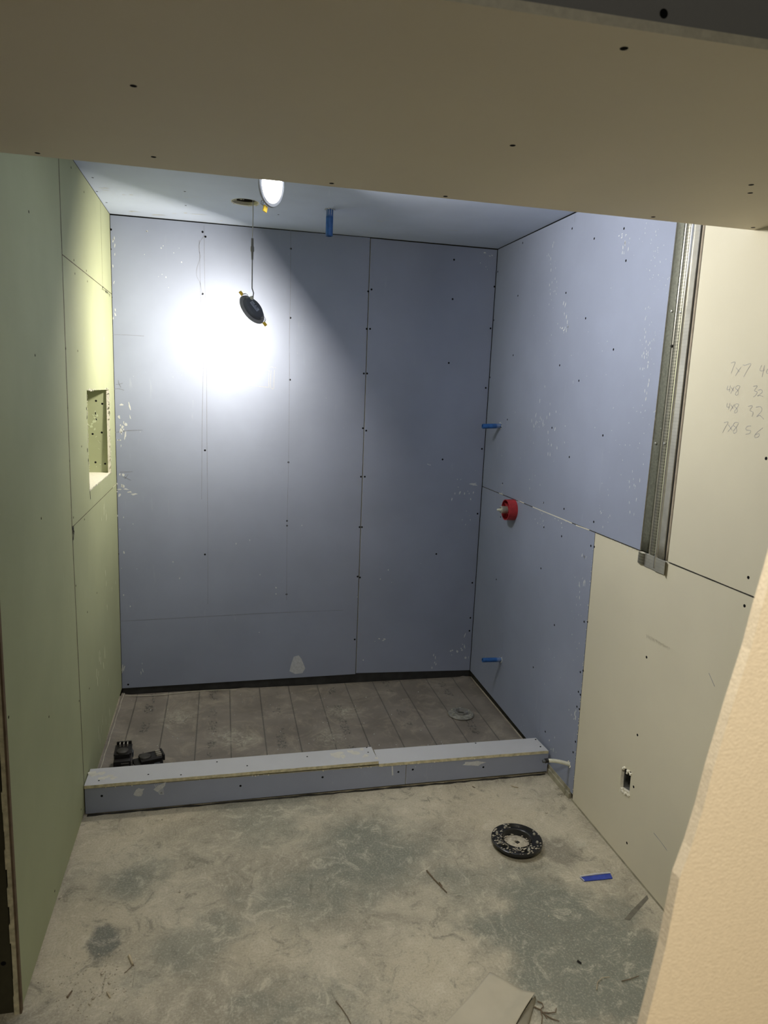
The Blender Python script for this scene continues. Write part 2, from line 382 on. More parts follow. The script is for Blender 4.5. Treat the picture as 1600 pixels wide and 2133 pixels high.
def blob_bm(bm, f, c, ra, rb, ang=0, t=-0.0005, n=11, rag=.35):
    vs = []
    for i in range(n):
        a = 2*math.pi*i/n; k = 1+random.uniform(-rag, rag); x, y = ra*k*math.cos(a), rb*k*math.sin(a)
        vs.append(bm.verts.new(f(c[0]+x*math.cos(ang)-y*math.sin(ang), c[1]+x*math.sin(ang)+y*math.cos(ang), t)))
    bm.faces.new(vs)

# one screw head mesh, shared by every copy
def screw_mesh():
    bm = bmesh.new(); lathe_bm(bm, [(0, .0002), (.0048, .0002), (.0050, 0), (.0050, -.002), (0, -.002)], Matrix.Identity(4), 14)
    bmesh.ops.recalc_face_normals(bm, faces=bm.faces)
    me = bpy.data.meshes.new('screw'); bm.to_mesh(me); bm.free(); me.materials.append(M['screw']); return me
SCREW = screw_mesh()
ROT = {'L': Vector((1, 0, 0)), 'R': Vector((-1, 0, 0)), 'B': Vector((0, -1, 0)), 'D': Vector((0, 0, -1)), 'U': Vector((0, 0, 1))}
def screws(parent, f, pf, pts, d, s=1.0, t=0.0):
    for p in pts:
        q = f(*pf(*p), t)
        o = bpy.data.objects.new('screw', SCREW); COL.objects.link(o); o.parent = parent
        o.matrix_local = frame(q, ROT[d], (0, 1, 0) if d in 'LR' else (1, 0, 0)) @ Matrix.Diagonal((s, s, 1, 1))
def screws_at(parent, pts, d, s=1.0): screws(parent, lambda a, b, t=0: a, lambda q: (q, 0), [(p,) for p in pts], d, s)

# ================================================================== STRUCTURE
def struct(name, label=None):
    o = empty(name); tag(o, label, None, None, 'structure'); return o
# ---- floor
fl = link('floor', (lambda bm: (plate_bm(bm, fF, rect(-1.6, -5.4, 3.2, .2), 0, .08), (lambda me: (bm.to_mesh(me), bm.free(), me)[2])(bpy.data.meshes.new('floor')))[1])(bmesh.new()), [M['concrete'], M['concrete']])
tag(fl, 'bare scuffed grey concrete slab with tan dust and dark green-grey patches', None, None, 'structure')

# ---- back wall
wb = struct('wall_back', 'blue-grey drywall at the back of the shower recess')
bl0 = pB(250, 1434)[1]; bl1 = pB(740, 1404)[1]; br0 = pB(743, 1402)[1]; br1 = pB(975, 1396)[1]
xt = pB(772, 494)[0]; xb = pB(741, 1403)[0]
tag(plate('drywall_sheet', fB, [(0.002, bl0), (xb-.002, bl1), (xt-.002, H-.003), (0.002, H-.006)], [M['blue'], M['gyp']], wb), 'blue-grey drywall sheet left of the long vertical seam')
tag(plate('drywall_sheet', fB, [(xb+.002, br0), (W-.003, br1), (W-.003, H-.006), (xt+.002, H-.005)], [M['blue'], M['gyp']], wb), 'blue-grey drywall sheet right of the long vertical seam')
box('framing', -.1, W+.1, T+.003, .09, -.05, H+.1, M['dark'], wb)
screws(wb, fB, pB, [(231, 478), (230, 519), (232, 619), (422, 483), (428, 493), (422, 612), (606, 518), (605, 662), (604, 791), (601, 963), (427, 938), (427, 1155), (598, 1085), (598, 1095), (597, 1238),
  (774, 603), (767, 607), (764, 685), (771, 685), (758, 778), (765, 778), (756, 892), (763, 897), (752, 993), (760, 993), (749, 1098), (754, 1098), (745, 1201), (750, 1203), (946, 541), (943, 623), (935, 756), (922, 957), (909, 1154),
  (1030, 597), (1022, 684), (1012, 808), (1004, 935), (995, 1070), (984, 1214), (980, 1287), (978, 1314), (246, 1154), (739, 1332), (241, 1022), (267, 1426)], 'B', 1.0)
PB_ = [
 [(425, 470), (427, 600), (430, 700), (431, 900), (433, 1100), (433, 1258)],
 [(415, 500), (419, 640), (424, 700), (421, 900), (420, 1040)],
 [(606, 450), (605, 600), (603, 700), (603, 791), (601, 963), (598, 1100), (597, 1250)],
 [(248, 1294), (340, 1289), (430, 1284), (560, 1277), (715, 1271)],
 [(426, 490), (416, 505), (414, 520), (417, 535), (410, 560), (410, 575), (417, 590), (421, 612)],
 [(235, 697), (270, 698), (300, 700)]]
strokes('pencil_line', fB, pB, PB_, .0022, M['pencil_blue'], wb)
k = lambda *p: [(400+x/6.4, 700+y/6.4) for x, y in p]
strokes('pencil_sketch', fB, pB, [k((500, 447), (700, 448), (1030, 457)), k((1030, 457), (1020, 570), (1025, 685)), k((500, 655), (800, 662), (1020, 685)),
  k((430, 425), (424, 540), (420, 652), (478, 655)), k((472, 440), (460, 650)), k((490, 420), (480, 650)), k((1056, 460), (1045, 600), (1046, 688)), k((1100, 450), (1092, 600), (1088, 700), (1048, 690)),
  k((680, 385), (700, 380), (712, 400), (690, 410), (680, 390)), k((740, 415), (765, 398), (788, 405), (770, 425), (742, 420)), k((1040, 415), (1070, 410), (1085, 425)), k((1100, 415), (1120, 425))], .0020, M['pencil_faint'], wb)
k2 = lambda *p: [(100+x/5.333, 750+y/5.333) for x, y in p]
strokes('pencil_mark', fB, pB, [k2((730, 325), (780, 318), (845, 335)), k2((755, 270), (790, 268), (830, 258)), k2((780, 225), (790, 265), (810, 305)), k2((740, 805), (900, 783), (1050, 778)),
  k2((800, 1245), (870, 1243), (940, 1238)), k2((850, 1320), (870, 1300), (890, 1270)), k2((830, 1295), (870, 1310), (920, 1335)), k2((745, 1530), (760, 1500))], .0028, M['pencil_blue'], wb)
# plaster smears on the back wall
bm = bmesh.new()
def sm(pf, f, u, v, ra, rb, n, spread=(6, 10), t=-.0005):
    for i in range(n):
        c = pf(u+random.gauss(0, spread[0]), v+random.gauss(0, spread[1])); k_ = random.uniform(.35, 1)
        blob_bm(bm, f, c, ra*k_, rb*k_, random.uniform(-.3, .3), t)
for (u, v, ra, rb, n, sp) in ((237, 535, .003, .012, 7, (2, 25)), (237, 640, .004, .010, 3, (2, 10)), (254, 843, .014, .006, 1, (0, 0)), (252, 890, .008, .012, 6, (7, 10)), (262, 880, .004, .02, 6, (7, 30)), (247, 918, .012, .006, 2, (3, 4)),
                              (250, 1000, .006, .010, 9, (8, 18)), (262, 1022, .014, .004, 5, (14, 5)), (390, 770, .006, .004, 2, (2, 1)), (304, 482, .006, .005, 2, (2, 2)), (1018, 531, .008, .004, 3, (6, 3)), (1012, 555, .004, .003, 3, (8, 3)),
                              (985, 1009, .024, .006, 2, (4, 1)), (955, 1010, .004, .010, 4, (6, 10)), (972, 1027, .004, .008, 5, (8, 8)), (945, 1035, .003, .008, 2, (3, 6)), (965, 1075, .003, .006, 5, (14, 10)), (540, 1317, .006, .008, 1, (0, 0)),
                              (1000, 985, .003, .002, 3, (10, 3)), (798, 1335, .008, .004, 4, (8, 5)), (905, 1380, .003, .01, 5, (4, 8)), (950, 1365, .006, .008, 9, (16, 12)), (970, 1345, .003, .015, 4, (5, 15)), (757, 1375, .006, .01, 1, (0, 0)), (893, 968, .007, .002, 2, (8, 1)),
                              (255, 1385, .003, .02, 4, (6, 15)), (290, 1400, .003, .015, 3, (8, 10)), (248, 1090, .004, .008, 6, (6, 30)), (300, 1220, .003, .006, 6, (40, 60)), (540, 1160, .003, .006, 6, (60, 60)), (350, 560, .003, .004, 10, (60, 60)), (800, 1180, .004, .004, 5, (60, 40))):
    sm(pB, fB, u, v, ra, rb, n, sp)
tag(from_bm('plaster_flecks', bm, M['plaster'], wb), 'white joint compound flecks and smears', kind='stuff')
bm = bmesh.new()
bm.faces.new([bm.verts.new(fB(*pB(*q), -.0005)) for q in ((603, 1398), (607, 1382), (612, 1368), (622, 1365), (628, 1372), (636, 1392), (630, 1402), (615, 1404))])
from_bm('plaster_patch', bm, M['plaster_dim'], wb)

# ---- left wall (green board)
wl = struct('wall_left', 'green moisture-resistant drywall on the left with a cut-out niche')
ysA = pL(122, 333)[0]; ysB = pL(150, 1095)[0]; ysC = pL(178, 1700)[0]
z1a = pL(133, 533)[1]; z1b = pL(232, 612)[1]
yv = pL(209, 420)[0]; zsl = 1.113
N0, N1, NZ0, NZ1 = -.712, -.168, 1.190, 1.5745
g_ = .0032
tag(plate('drywall_sheet', fL, [(YE, .012), (ysC-g_, .012), (ysB-g_-.001, ZS), (ysA-g_-.001, H-.002), (YE, H-.002)], [M['green'], M['gyp']], wl), 'green drywall sheet nearest the opening')
tag(plate('drywall_sheet', fL, [(ysC+g_, .02), (-.003, .045), (-.003, zsl-.001), (ysB+g_+.001, zsl-.001)], [M['green'], M['gyp']], wl), 'green drywall sheet below the niche')
tag(plate('drywall_sheet', fL, [(ysB+g_, zsl+.001), (-.003, zsl+.001), (-.003, z1b-.001), (ysA+g_, z1a-.001)], [M['green'], M['gyp']], wl, holes=[[(N0, NZ0-.004), (N1+.002, NZ0), (N1+.012, NZ1-.004), (N0+.004, NZ1)]]), 'green drywall sheet with the rectangular niche opening')
tag(plate('drywall_sheet', fL, [(ysA+g_, z1a+.001), (yv-.001, z1a*.35+z1b*.65+.001), (yv-.001, H-.003), (ysA+g_, H-.003)], [M['green'], M['gyp']], wl), 'green drywall offcut above the niche under the ceiling')
tag(plate('drywall_sheet', fL, [(yv+.001, z1a*.35+z1b*.65+.001), (-.003, z1b+.001), (-.003, H-.003), (yv+.001, H-.003)], [M['green'], M['gyp']], wl), 'narrow green drywall strip in the upper back corner')
bm = bmesh.new(); plate_bm(bm, fL, rect(YE, -.02, .1, H+.1), T+.002, T+.02, [rect(N0-.02, NZ0-.02, -.140, NZ1+.03)]); from_bm('framing', bm, [M['dark'], M['dark']], wl)
nb = box('niche_box', -.165, -.15, N0-.03, -.06, NZ0-.03, NZ1+.03, M['green'], wl)
tag(nb, 'green drywall back of the niche')
tag(box('niche_side_panel', -.152, -T, -.150, -.138, NZ0-.03, NZ1+.03, M['green'], wl), 'green end panel of the niche with six black screws')
box('niche_side_panel', -.152, -T, N0-.016, N0-.004, NZ0-.03, NZ1+.03, M['green'], wl)
tag(box('niche_sill', -.152, -.001, N0+.001, -.145, NZ0-.014, NZ0-.002, M['gyp'], wl), 'cream cut gypsum sill of the niche')
box('niche_top_panel', -.152, -T, N0-.01, -.09, NZ1+.012, NZ1+.024, M['green'], wl)
fN = lambda a, b, t=0: Vector((a, -.150+t, b))
def pN(u, v): q = ony(u, v, -.150); return (q.x, q.z)
screws(wl, fN, pN, [(200, 835), (213, 841), (193, 904), (212, 901), (199, 963), (219, 966)], 'B', .95)
bm = bmesh.new()
for (u, v, ra, rb, n) in ((198, 868, .006, .014, 7), (192, 885, .008, .010, 5), (204, 918, .008, .003, 4), (208, 965, .005, .004, 2)):
    for i in range(n): blob_bm(bm, fN, pN(u+random.gauss(0, 4), v+random.gauss(0, 8)), ra*random.uniform(.3, 1), rb*random.uniform(.3, 1), random.uniform(-1, 1))
from_bm('plaster_smear', bm, simple('faint_green_smear', (.52, .57, .38), .9, noise=.05), wl)
screws(wl, fL, pL, [(60, 441), (148, 349), (175, 400), (154, 542), (156, 570), (182, 586), (180, 564), (162, 731), (73, 740), (137, 726), (102, 1493), (158, 1220), (182, 1275), (186, 1434), (165, 1460), (202, 1235),
  (169, 1686), (170, 930), (141, 850), (145, 960), (153, 1078), (176, 1082), (114, 1856), (86, 1080), (18, 1494)], 'L', .8)
bm = bmesh.new()
def seam_shade(f, a, b, wd, t=.0004, n=30):
    stroke_bm(bm, f, [(a[0]+(b[0]-a[0])*i/n, a[1]+(b[1]-a[1])*i/n) for i in range(n+1)], wd, t, .15)  # dark ribbon laid over a seam, standing in for shade in the gap
seam_shade(fL, (ysA, H-.003), (ysB, zsl), .0085, -.0002); seam_shade(fL, (ysB, zsl), (ysC, .01), .0085, -.0002)
seam_shade(fL, (ysB, zsl), (-.12, zsl), .0028, -.0002); seam_shade(fL, (ysA, z1a), (-.003, z1b), .0032, -.0002); seam_shade(fL, (yv, H-.003), (yv, z1a*.35+z1b*.65), .003, -.0002)
from_bm('seam_shade_strip', bm, M['gapshade'], wl)
# ragged torn paper along the niche rim, the seams and the knife overcut under the niche
bm = bmesh.new()
def rag(f, p0, p1, n, r, t=-.0012):
    for i in range(n):
        s = random.random(); c = (p0[0]+(p1[0]-p0[0])*s+random.gauss(0, r*.4), p0[1]+(p1[1]-p0[1])*s+random.gauss(0, r*.4))
        blob_bm(bm, f, c, r*random.uniform(.4, 1.4), r*random.uniform(.4, 1.4), random.random()*3, t, 6, .5)
rag(fL, (N0, NZ0), (N1, NZ0), 60, .004); rag(fL, (N1+.004, NZ0), (N1+.014, NZ1), 50, .004); rag(fL, (N0, NZ1), (N1, NZ1), 30, .004); rag(fL, (N0-.002, NZ0), (N0, NZ1), 40, .0035)
tag(from_bm('torn_paper_edge', bm, M['gyp'], wl), 'ragged pale gypsum rim around the niche', kind='stuff')
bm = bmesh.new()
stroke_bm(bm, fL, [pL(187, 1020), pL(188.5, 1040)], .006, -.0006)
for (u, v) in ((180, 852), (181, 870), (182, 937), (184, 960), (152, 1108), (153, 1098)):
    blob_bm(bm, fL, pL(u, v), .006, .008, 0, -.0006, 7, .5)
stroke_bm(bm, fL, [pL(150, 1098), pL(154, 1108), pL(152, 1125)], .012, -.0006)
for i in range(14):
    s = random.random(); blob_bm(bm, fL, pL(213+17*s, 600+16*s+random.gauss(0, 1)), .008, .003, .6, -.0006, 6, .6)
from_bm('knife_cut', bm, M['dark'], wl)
bm = bmesh.new()
for (u, v, ra, rb, n, sp) in ((206, 1395, .006, .03, 8, (8, 30)), (224, 1480, .004, .03, 8, (6, 30)), (205, 1560, .004, .03, 6, (5, 20)), (216, 1065, .006, .03, 5, (6, 20)), (217, 705, .004, .016, 2, (3, 6)), (228, 1200, .004, .02, 5, (8, 50))):
    sm(pL, fL, u, v, ra, rb, n, sp)
from_bm('plaster_streaks', bm, simple('pale_green_streak', (.62, .66, .46), .9, noise=.1), wl)
# free end of the green sheet: gypsum edge, brown paper lip, stud, and the dark return wall
bm = bmesh.new(); n_ = 40
for i in range(n_):
    z0, z1 = .0+2.09*i/n_, .0+2.09*(i+1)/n_
    dx = random.uniform(0, .004)
    box_bm(bm, (-.0075-dx/2, YE-.004, (z0+z1)/2), (.013+dx, .010, (z1-z0)))
tag(from_bm('drywall_edge', bm, [M['gypyel']], wl), 'rough cut edge of the green sheet')
box('paper_lip', -.004, .0008, YE-.010, YE+.004, 0, 2.08, M['wood'], wl)
wr_ = struct('wall_left_return', 'wall strip in deep shade left of the rough sheet edge, shade in its colour')
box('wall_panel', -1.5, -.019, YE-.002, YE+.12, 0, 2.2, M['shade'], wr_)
fLR = lambda a, b, t=0: Vector((a, YE-.002+t, b))
def pLR(u, v): q = ony(u, v, YE-.002); return (q.x, q.z)
screws(wr_, fLR, pLR, [(7, 2007)], 'B', 1.3)

# ---- right wall
wr = struct('wall_right', 'right wall of blue-grey and cream drywall sheets')
yj = pR(1240, 1110)[0]; yjb = pR(1192, 1668)[0]; ys0 = pR(1410, 467)[0]; ys0b = pR(1333, 1148)[0]; ys1 = pR(1468, 475)[0]; ys1b = pR(1390, 1172)[0]
zr = 1.1177
tag(plate('drywall_sheet', fR, [(-.003, zr+.002), (ys0b, zr+.003), (ys0, H-.006), (-.003, H-.004)], [M['blue'], M['gyp']], wr), 'upper blue-grey drywall sheet above the red valve guard')
tag(plate('drywall_sheet', fR, [(-.003, .045), (yjb+.06, .03), (yjb+.001, .03), (yj+.001, zr-.001), (-.003, zr-.001)], [M['blue'], M['gyp']], wr), 'lower blue-grey drywall sheet around the valve')
tag(plate('drywall_sheet', fR, [(ys1b-.002, zr+.0025), (ys1-.002, H-.003), (-3.2, H-.003), (-3.2, zr+.002)], [M['cream'], M['gyp']], wr), 'upper cream drywall sheet with pencilled sums')
ohole = [pR(*q) for q in ((1296, 1598), (1304, 1601), (1315, 1608), (1313, 1630), (1311, 1652), (1300, 1645), (1292, 1640), (1293, 1620))]
tag(plate('drywall_sheet', fR, [(yjb-.0015, .008), (yj-.0015, zr-.0015), (-3.2, zr-.0015), (-3.2, .008)], [M['cream'], M['gyp']], wr, holes=[ohole]), 'lower cream drywall sheet with the outlet cut-out')
bm = bmesh.new(); plate_bm(bm, fR, rect(-3.2, -.02, .1, H+.1), T+.002, T+.02, [rect(-1.66, .20, -1.50, .40)]); from_bm('framing', bm, [M['dark'], M['dark']], wr)
screws(wr, fR, pR, [(1192, 476), (1300, 476), (1238, 497), (1089, 506), (1304, 543), (1179, 610), (1079, 616), (1220, 663), (1278, 728), (1069, 740), (1166, 761), (1206, 793), (1057, 874), (1150, 891), (1256, 907), (1186, 952),
  (1037, 566), (1029, 667), (1021, 786), (1047, 1007), (1132, 1047), (1175, 1060), (1133, 1098), (1170, 1117), (1003, 1028), (1007, 966), (1043, 1077), (1237, 1087), (1231, 1137), (1238, 1139), (1217, 1295), (1224, 1295),
  (1559, 1203), (1551, 1262), (1596, 955), (1347, 1369), (1127, 1184), (1034, 1207), (1155, 1302), (1111, 1390), (1215, 1397), (1209, 1400), (1205, 1441), (1209, 1447), (1202, 1472), (1207, 1477), (1199, 1545), (1194, 1567), (1136, 1524),
  (1201, 1684), (1519, 1464), (1328, 1531), (1320, 1639), (1306, 1756)], 'R', .95)
k3 = lambda *p: [(1300+x/5.333, 700+y/5.333) for x, y in p]
eight = lambda cx, cy, s: k3((cx+25*s, cy-48*s), (cx-5*s, cy-50*s), (cx-22*s, cy-25*s), (cx+5*s, cy), (cx+8*s, cy+35*s), (cx-15*s, cy+50*s), (cx-22*s, cy+30*s), (cx+5*s, cy-5*s), (cx+28*s, cy-45*s))
WR = [k3((1190, 300), (1235, 290), (1215, 350), (1190, 415)), k3((1245, 350), (1265, 375), (1285, 398)), k3((1302, 345), (1270, 390), (1238, 440)), k3((1322, 318), (1345, 325), (1410, 308), (1370, 380), (1330, 455)),
  k3((1530, 325), (1510, 375), (1530, 388), (1565, 375)), k3((1562, 325), (1548, 390), (1535, 455)), k3((1605, 362), (1585, 385), (1585, 410), (1605, 418)),
  k3((1158, 550), (1145, 595), (1175, 592)), k3((1182, 548), (1170, 620)), k3((1190, 570), (1220, 612)), k3((1228, 560), (1205, 600), (1185, 640)), eight(1262, 605, 1.05),
  k3((1435, 560), (1482, 555), (1450, 605), (1480, 622), (1465, 655), (1438, 678)), k3((1490, 602), (1525, 595), (1535, 625), (1485, 665), (1510, 660), (1545, 672)),
  k3((1150, 745), (1143, 785), (1172, 790)), k3((1178, 745), (1162, 815)), k3((1188, 765), (1215, 810)), k3((1225, 760), (1200, 800), (1180, 835)), eight(1250, 805, 1.0),
  k3((1378, 782), (1428, 775), (1400, 825), (1435, 848), (1420, 895)), k3((1468, 792), (1515, 785), (1532, 825), (1475, 895), (1510, 882), (1555, 925)),
  k3((1112, 962), (1158, 956), (1125, 1015), (1095, 1075)), k3((1160, 985), (1205, 1050)), k3((1212, 990), (1185, 1025), (1155, 1062)), eight(1242, 1020, 1.2),
  k3((1412, 998), (1368, 1005), (1355, 1040), (1405, 1050), (1395, 1080), (1352, 1092)), k3((1545, 1018), (1480, 1070), (1450, 1110), (1465, 1130), (1500, 1110), (1500, 1085), (1465, 1095))]
tag(strokes('handwriting', fR, pR, WR, .0016, M['pencil_faint'], wr), 'pencilled sums 7x7 4, 4x8 32, 4x8 32, 7x8 56')
# embossed batch stamp, an unreadable row of small characters
bm = bmesh.new()
for i in range(16):
    u = 1347+i*3.1; v = 1322+i*1.75
    for j in range(3):
        a = pR(u+random.uniform(-1, 1), v+random.uniform(-2, 2)); b_ = pR(u+random.uniform(0, 3), v+random.uniform(2, 8)); stroke_bm(bm, fR, [a, b_], .0012)
tag(from_bm('embossed_stamp', bm, simple('embossed_paper', (.46, .42, .32), .8), wr), 'faint unreadable stamped row')
strokes('pencil_line', fR, pR, [[(1047, 1318), (1046, 1366)], [(1126, 1478), (1124, 1528)], [(1045, 1384), (1050, 1393)], [(1477, 1402), (1489, 1430)], [(1362, 1735), (1378, 1755), (1390, 1772)], [(1198, 446), (1197, 462)]], .002, M['pencil_blue'], wr)
bm = bmesh.new()
for (u, v, ra, rb, n, sp) in ((1150, 545, .004, .014, 8, (5, 30)), (1150, 620, .003, .006, 10, (4, 40)), (1300, 510, .004, .014, 6, (5, 16)), (1295, 490, .01, .005, 3, (5, 3)), (1350, 500, .003, .006, 10, (12, 25)), (1375, 560, .003, .004, 14, (14, 30)), (1345, 730, .003, .010, 16, (6, 40)), (1345, 800, .004, .014, 10, (4, 30)), (1330, 880, .003, .004, 10, (30, 20)),
                              (1120, 880, .004, .02, 8, (6, 15)), (1148, 900, .005, .015, 8, (5, 30)), (1118, 885, .004, .004, 4, (3, 5)), (1178, 660, .006, .02, 5, (4, 18)), (1170, 690, .008, .008, 3, (5, 6)), (1320, 1030, .003, .012, 8, (8, 35)), (1260, 1060, .003, .008, 8, (10, 30)), (1310, 950, .003, .004, 10, (20, 30)),
                              (1043, 1030, .006, .006, 3, (3, 8)), (1083, 1045, .02, .003, 2, (2, 1)), (1128, 1080, .004, .008, 8, (4, 12)), (1170, 1088, .008, .006, 3, (5, 5)), (1211, 1215, .005, .025, 3, (3, 10)), (1214, 1160, .005, .012, 3, (3, 6)), (1195, 1480, .008, .02, 4, (3, 8)), (1180, 1640, .01, .02, 1, (0, 0)), (1152, 1560, .006, .01, 4, (4, 8)), (1200, 1350, .003, .006, 10, (8, 60)),
                              (1160, 1420, .003, .005, 6, (20, 30)), (1205, 1245, .004, .012, 4, (4, 20)), (1100, 960, .003, .008, 6, (25, 40)), (1370, 650, .002, .003, 18, (15, 90)), (1240, 760, .002, .004, 10, (50, 90))):
    sm(pR, fR, u, v, ra*.6, rb*.6, int(n*1.6)+1, (sp[0]*1.2, sp[1]*1.2))
tag(from_bm('plaster_flecks', bm, M['plaster'], wr), 'white joint compound flecks and smears', kind='stuff')
bm = bmesh.new()
seam_shade(fR, (-.003, zr), (ys0b, zr+.001), .0028, -.0002); seam_shade(fR, (ys1b-.01, zr+.001), (-2.6, zr+.0005), .0042, -.0002); seam_shade(fR, (yj, zr), (yjb, .01), .0022, -.0002)
from_bm('seam_shade_strip', bm, M['dark'], wr)  # painted seam shade on the right wall
# pale filler squeezed into the horizontal seam, torn edges
bm = bmesh.new()
for (a, b_) in (((1040, 1027), (1048, 1030)), ((1083, 1044), (1092, 1048)), ((1110, 1056), (1180, 1084.5)), ((1180, 1084.5), (1192, 1090)), ((1200, 1094), (1228, 1104))):
    stroke_bm(bm, fR, [pR(*a), pR(*b_)], .004, -.0008)
rag(fR, pR(1241, 1112), pR(1333, 1149), 26, .0022); rag(fR, pR(1236, 1140), pR(1192, 1668), 50, .0022)
tag(from_bm('seam_filler', bm, M['gyp'], wr), 'pale broken filler along the sheet joints')
# outlet box behind the cut-out
ob = empty('outlet_box', fR(-1.585, .25, .03)); tag(ob, 'grey steel outlet box recessed in the ragged cut-out low on the cream sheet', 'electrical box')
bm = bmesh.new()
for (a0, b0, a1, b1, t0, t1) in ((-1.66, .2, -1.50, .4, .055, .058), (-1.66, .2, -1.645, .4, .012, .055), (-1.535, .2, -1.53, .4, .012, .055), (-1.66, .35, -1.5, .36, .012, .055), (-1.66, .25, -1.5, .255, .012, .055)):
    c = fR((a0+a1)/2, (b0+b1)/2, (t0+t1)/2); box_bm(bm, c, (t1-t0, abs(a1-a0), abs(b1-b0)))
from_bm('box_shell', bm, M['box'], ob)
tube('wire', [fR(-1.60, .26, .045), fR(-1.607, .29, .02), fR(-1.603, .32, .018), fR(-1.61, .34, .04)], .0022, M['copper'], ob)
keep(ob)
bm = bmesh.new()
for (u, v, n) in ((1300, 1600, 5), (1309, 1607, 7), (1313, 1613, 5), (1296, 1645, 6), (1303, 1652, 6), (1309, 1656, 5)):
    for i in range(n): bmesh.ops.create_icosphere(bm, subdivisions=1, radius=random.uniform(.003, .006), matrix=Matrix.Translation(fR(*pR(u+random.gauss(0, 1.6), v+random.gauss(0, 2)), -.001)))
tag(from_bm('crumbled_gypsum', bm, M['gyp'], wr), 'crumbling white gypsum around the outlet cut-out', kind='stuff')
tag(strokes('knife_cut', fR, pR, [[(1292, 1640), (1291, 1650)], [(1312, 1652), (1311, 1660)]], .003, M['gyp'], wr), None)

# ---- bottom plates and gaps
tr = box('trim_1', W-.0005, W+.03, -3.2, -1.235, 0, .0075, M['oldwood']); tag(tr, 'thin dusty plate under the cream sheets', None, None, 'structure')
bm = bmesh.new(); box_bm(bm, (W-.003, -1.13, .012), (.010, .19, .024)); box_bm(bm, (W+.008, -1.12, .02), (.02, .2, .04))
tr2 = from_bm('trim_2', bm, M['oldwood']); tag(tr2, 'dusty wooden bottom plate beside the end of the curb', None, None, 'structure')

# ---- ceiling of the recess with two lamp holes
yn = lambda a: -2.731-(a-1.2)*.03
ce = struct('ceiling', 'pale blue-grey drywall ceiling over the shower')
hc = onz(511, 421, H); HC = (hc.x, hc.y); HR = .056
LA = ony(566, 384, -1.2); HA = (LA.x-.01, LA.y+.0)
circ = lambda c, r, n=36: [(c[0]+r*math.cos(2*math.pi*i/n), c[1]+r*math.sin(2*math.pi*i/n)) for i in range(n)]
tag(plate('ceiling_sheet', fC, rect(0, YE+.0, W, .0), [M['ceil'], M['gyp']], ce, holes=[circ(HC, HR), circ(HA, HR)]), 'drywall ceiling sheet with round lamp holes')
bm = bmesh.new()
box_bm(bm, (W/2, YE/2, H+.14), (W+.3, -YE+.3, .02)); from_bm('upper_deck', bm, M['shade'], ce)
rim_ = lathe('hole_rim', [(HR-.003, 0), (HR+.002, -.0012), (HR+.002, .0), (HR-.002, .013), (HR-.003, .013)], Matrix.Translation((HC[0], HC[1], H)), M['gyp'], ce, 40, True)
bm = bmesh.new()
for i in range(26):
    a = random.random()*6.28; bmesh.ops.create_cone(bm, segments=4, radius1=.0012, radius2=.0003, depth=.006, cap_ends=True, matrix=Matrix.Translation((HC[0]+(HR-.001)*math.cos(a), HC[1]+(HR-.001)*math.sin(a), H-.002)))
tag(from_bm('torn_paper_fibres', bm, M['gyp'], ce), None, kind='stuff')
screws(ce, fC, pC, [(193, 370), (202, 399), (222, 422), (385, 399), (387, 428), (580, 447)], 'D', .9)
bm = bmesh.new()
for (u, v, ra, rb, n) in ((219, 395, .03, .004, 3), (271, 406, .014, .006, 2), (424, 446, .045, .006, 1), (375, 445, .015, .005, 3), (400, 410, .03, .002, 2), (330, 447, .03, .004, 4), (465, 460, .01, .006, 1), (280, 440, .02, .004, 4), (940, 480, .02, .002, 5), (800, 460, .02, .002, 5)):
    for i in range(n): blob_bm(bm, fC, pC(u+random.gauss(0, 6), v+random.gauss(0, 1.2)), ra*random.uniform(.4, 1), rb*random.uniform(.4, 1), -.05)
from_bm('plaster_flecks', bm, M['plaster'], ce)

# ---- dropped soffit over the opening
sf = struct('ceiling_soffit', 'broad grey-cream dropped soffit across the opening')
tag(plate('soffit_sheet', fS, [(-1.5, YE+.032), (W, YE+.004), (W, yn(W)), (-1.5, yn(-1.5))], [M['soffit'], M['gyp']], sf), 'underside sheet of the soffit')
fH = lambda a, b, t=0: Vector((a, yn(a)+.0005+t, b))
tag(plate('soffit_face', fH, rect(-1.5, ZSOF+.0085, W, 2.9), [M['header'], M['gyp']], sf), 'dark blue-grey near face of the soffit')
def pH(u, v): q = ony(u, v, YN-.012); return (q.x, q.z)
screws(sf, fH, pH, [(1393, 20)], 'B', 1.2)
box('soffit_back_face', -1.5, W, YE-.012+.012, YE+.004, ZSOF+.013, H+.1, M['blue'], sf)
screws(sf, fS, pS, [(278, 179), (78, 319), (320, 327), (1300, 101), (1068, 303), (1565, 385), (1563, 402), (928, 409), (1361, 452), (691, 382), (1569, 474)], 'D', 1.15)
# ---- near wall end at the lower right
wf = struct('wall_front', 'out-of-focus tan wall end beside the camera')
edge = [(.83, 0), (.875, .45), (.925, .80), (.947, .972), (.950, .994), (.959, 1.063), (.965, 1.144), (.974, 1.178), (.982, 1.22), (.988, 1.264), (1.001, 1.335), (1.013, 1.393), (1.019, 1.436), (1.025, 1.47), (1.06, 1.7), (1.10, 2.09)]
fW = lambda a, b, t=0: Vector((a, -3.05+t, b))
edge = [(a+.004, b) for a, b in edge]
plate('wall_end_sheet', fW, edge+[(W, 2.09), (W, 0)], [M['tan'], M['tan']], wf, 0, .0127)
plate('wall_end_core', fW, [(a+.11, b) for a, b in edge]+[(W, 2.09), (W, 0)], [M['oldwood'], M['oldwood']], wf, .0127, .09)

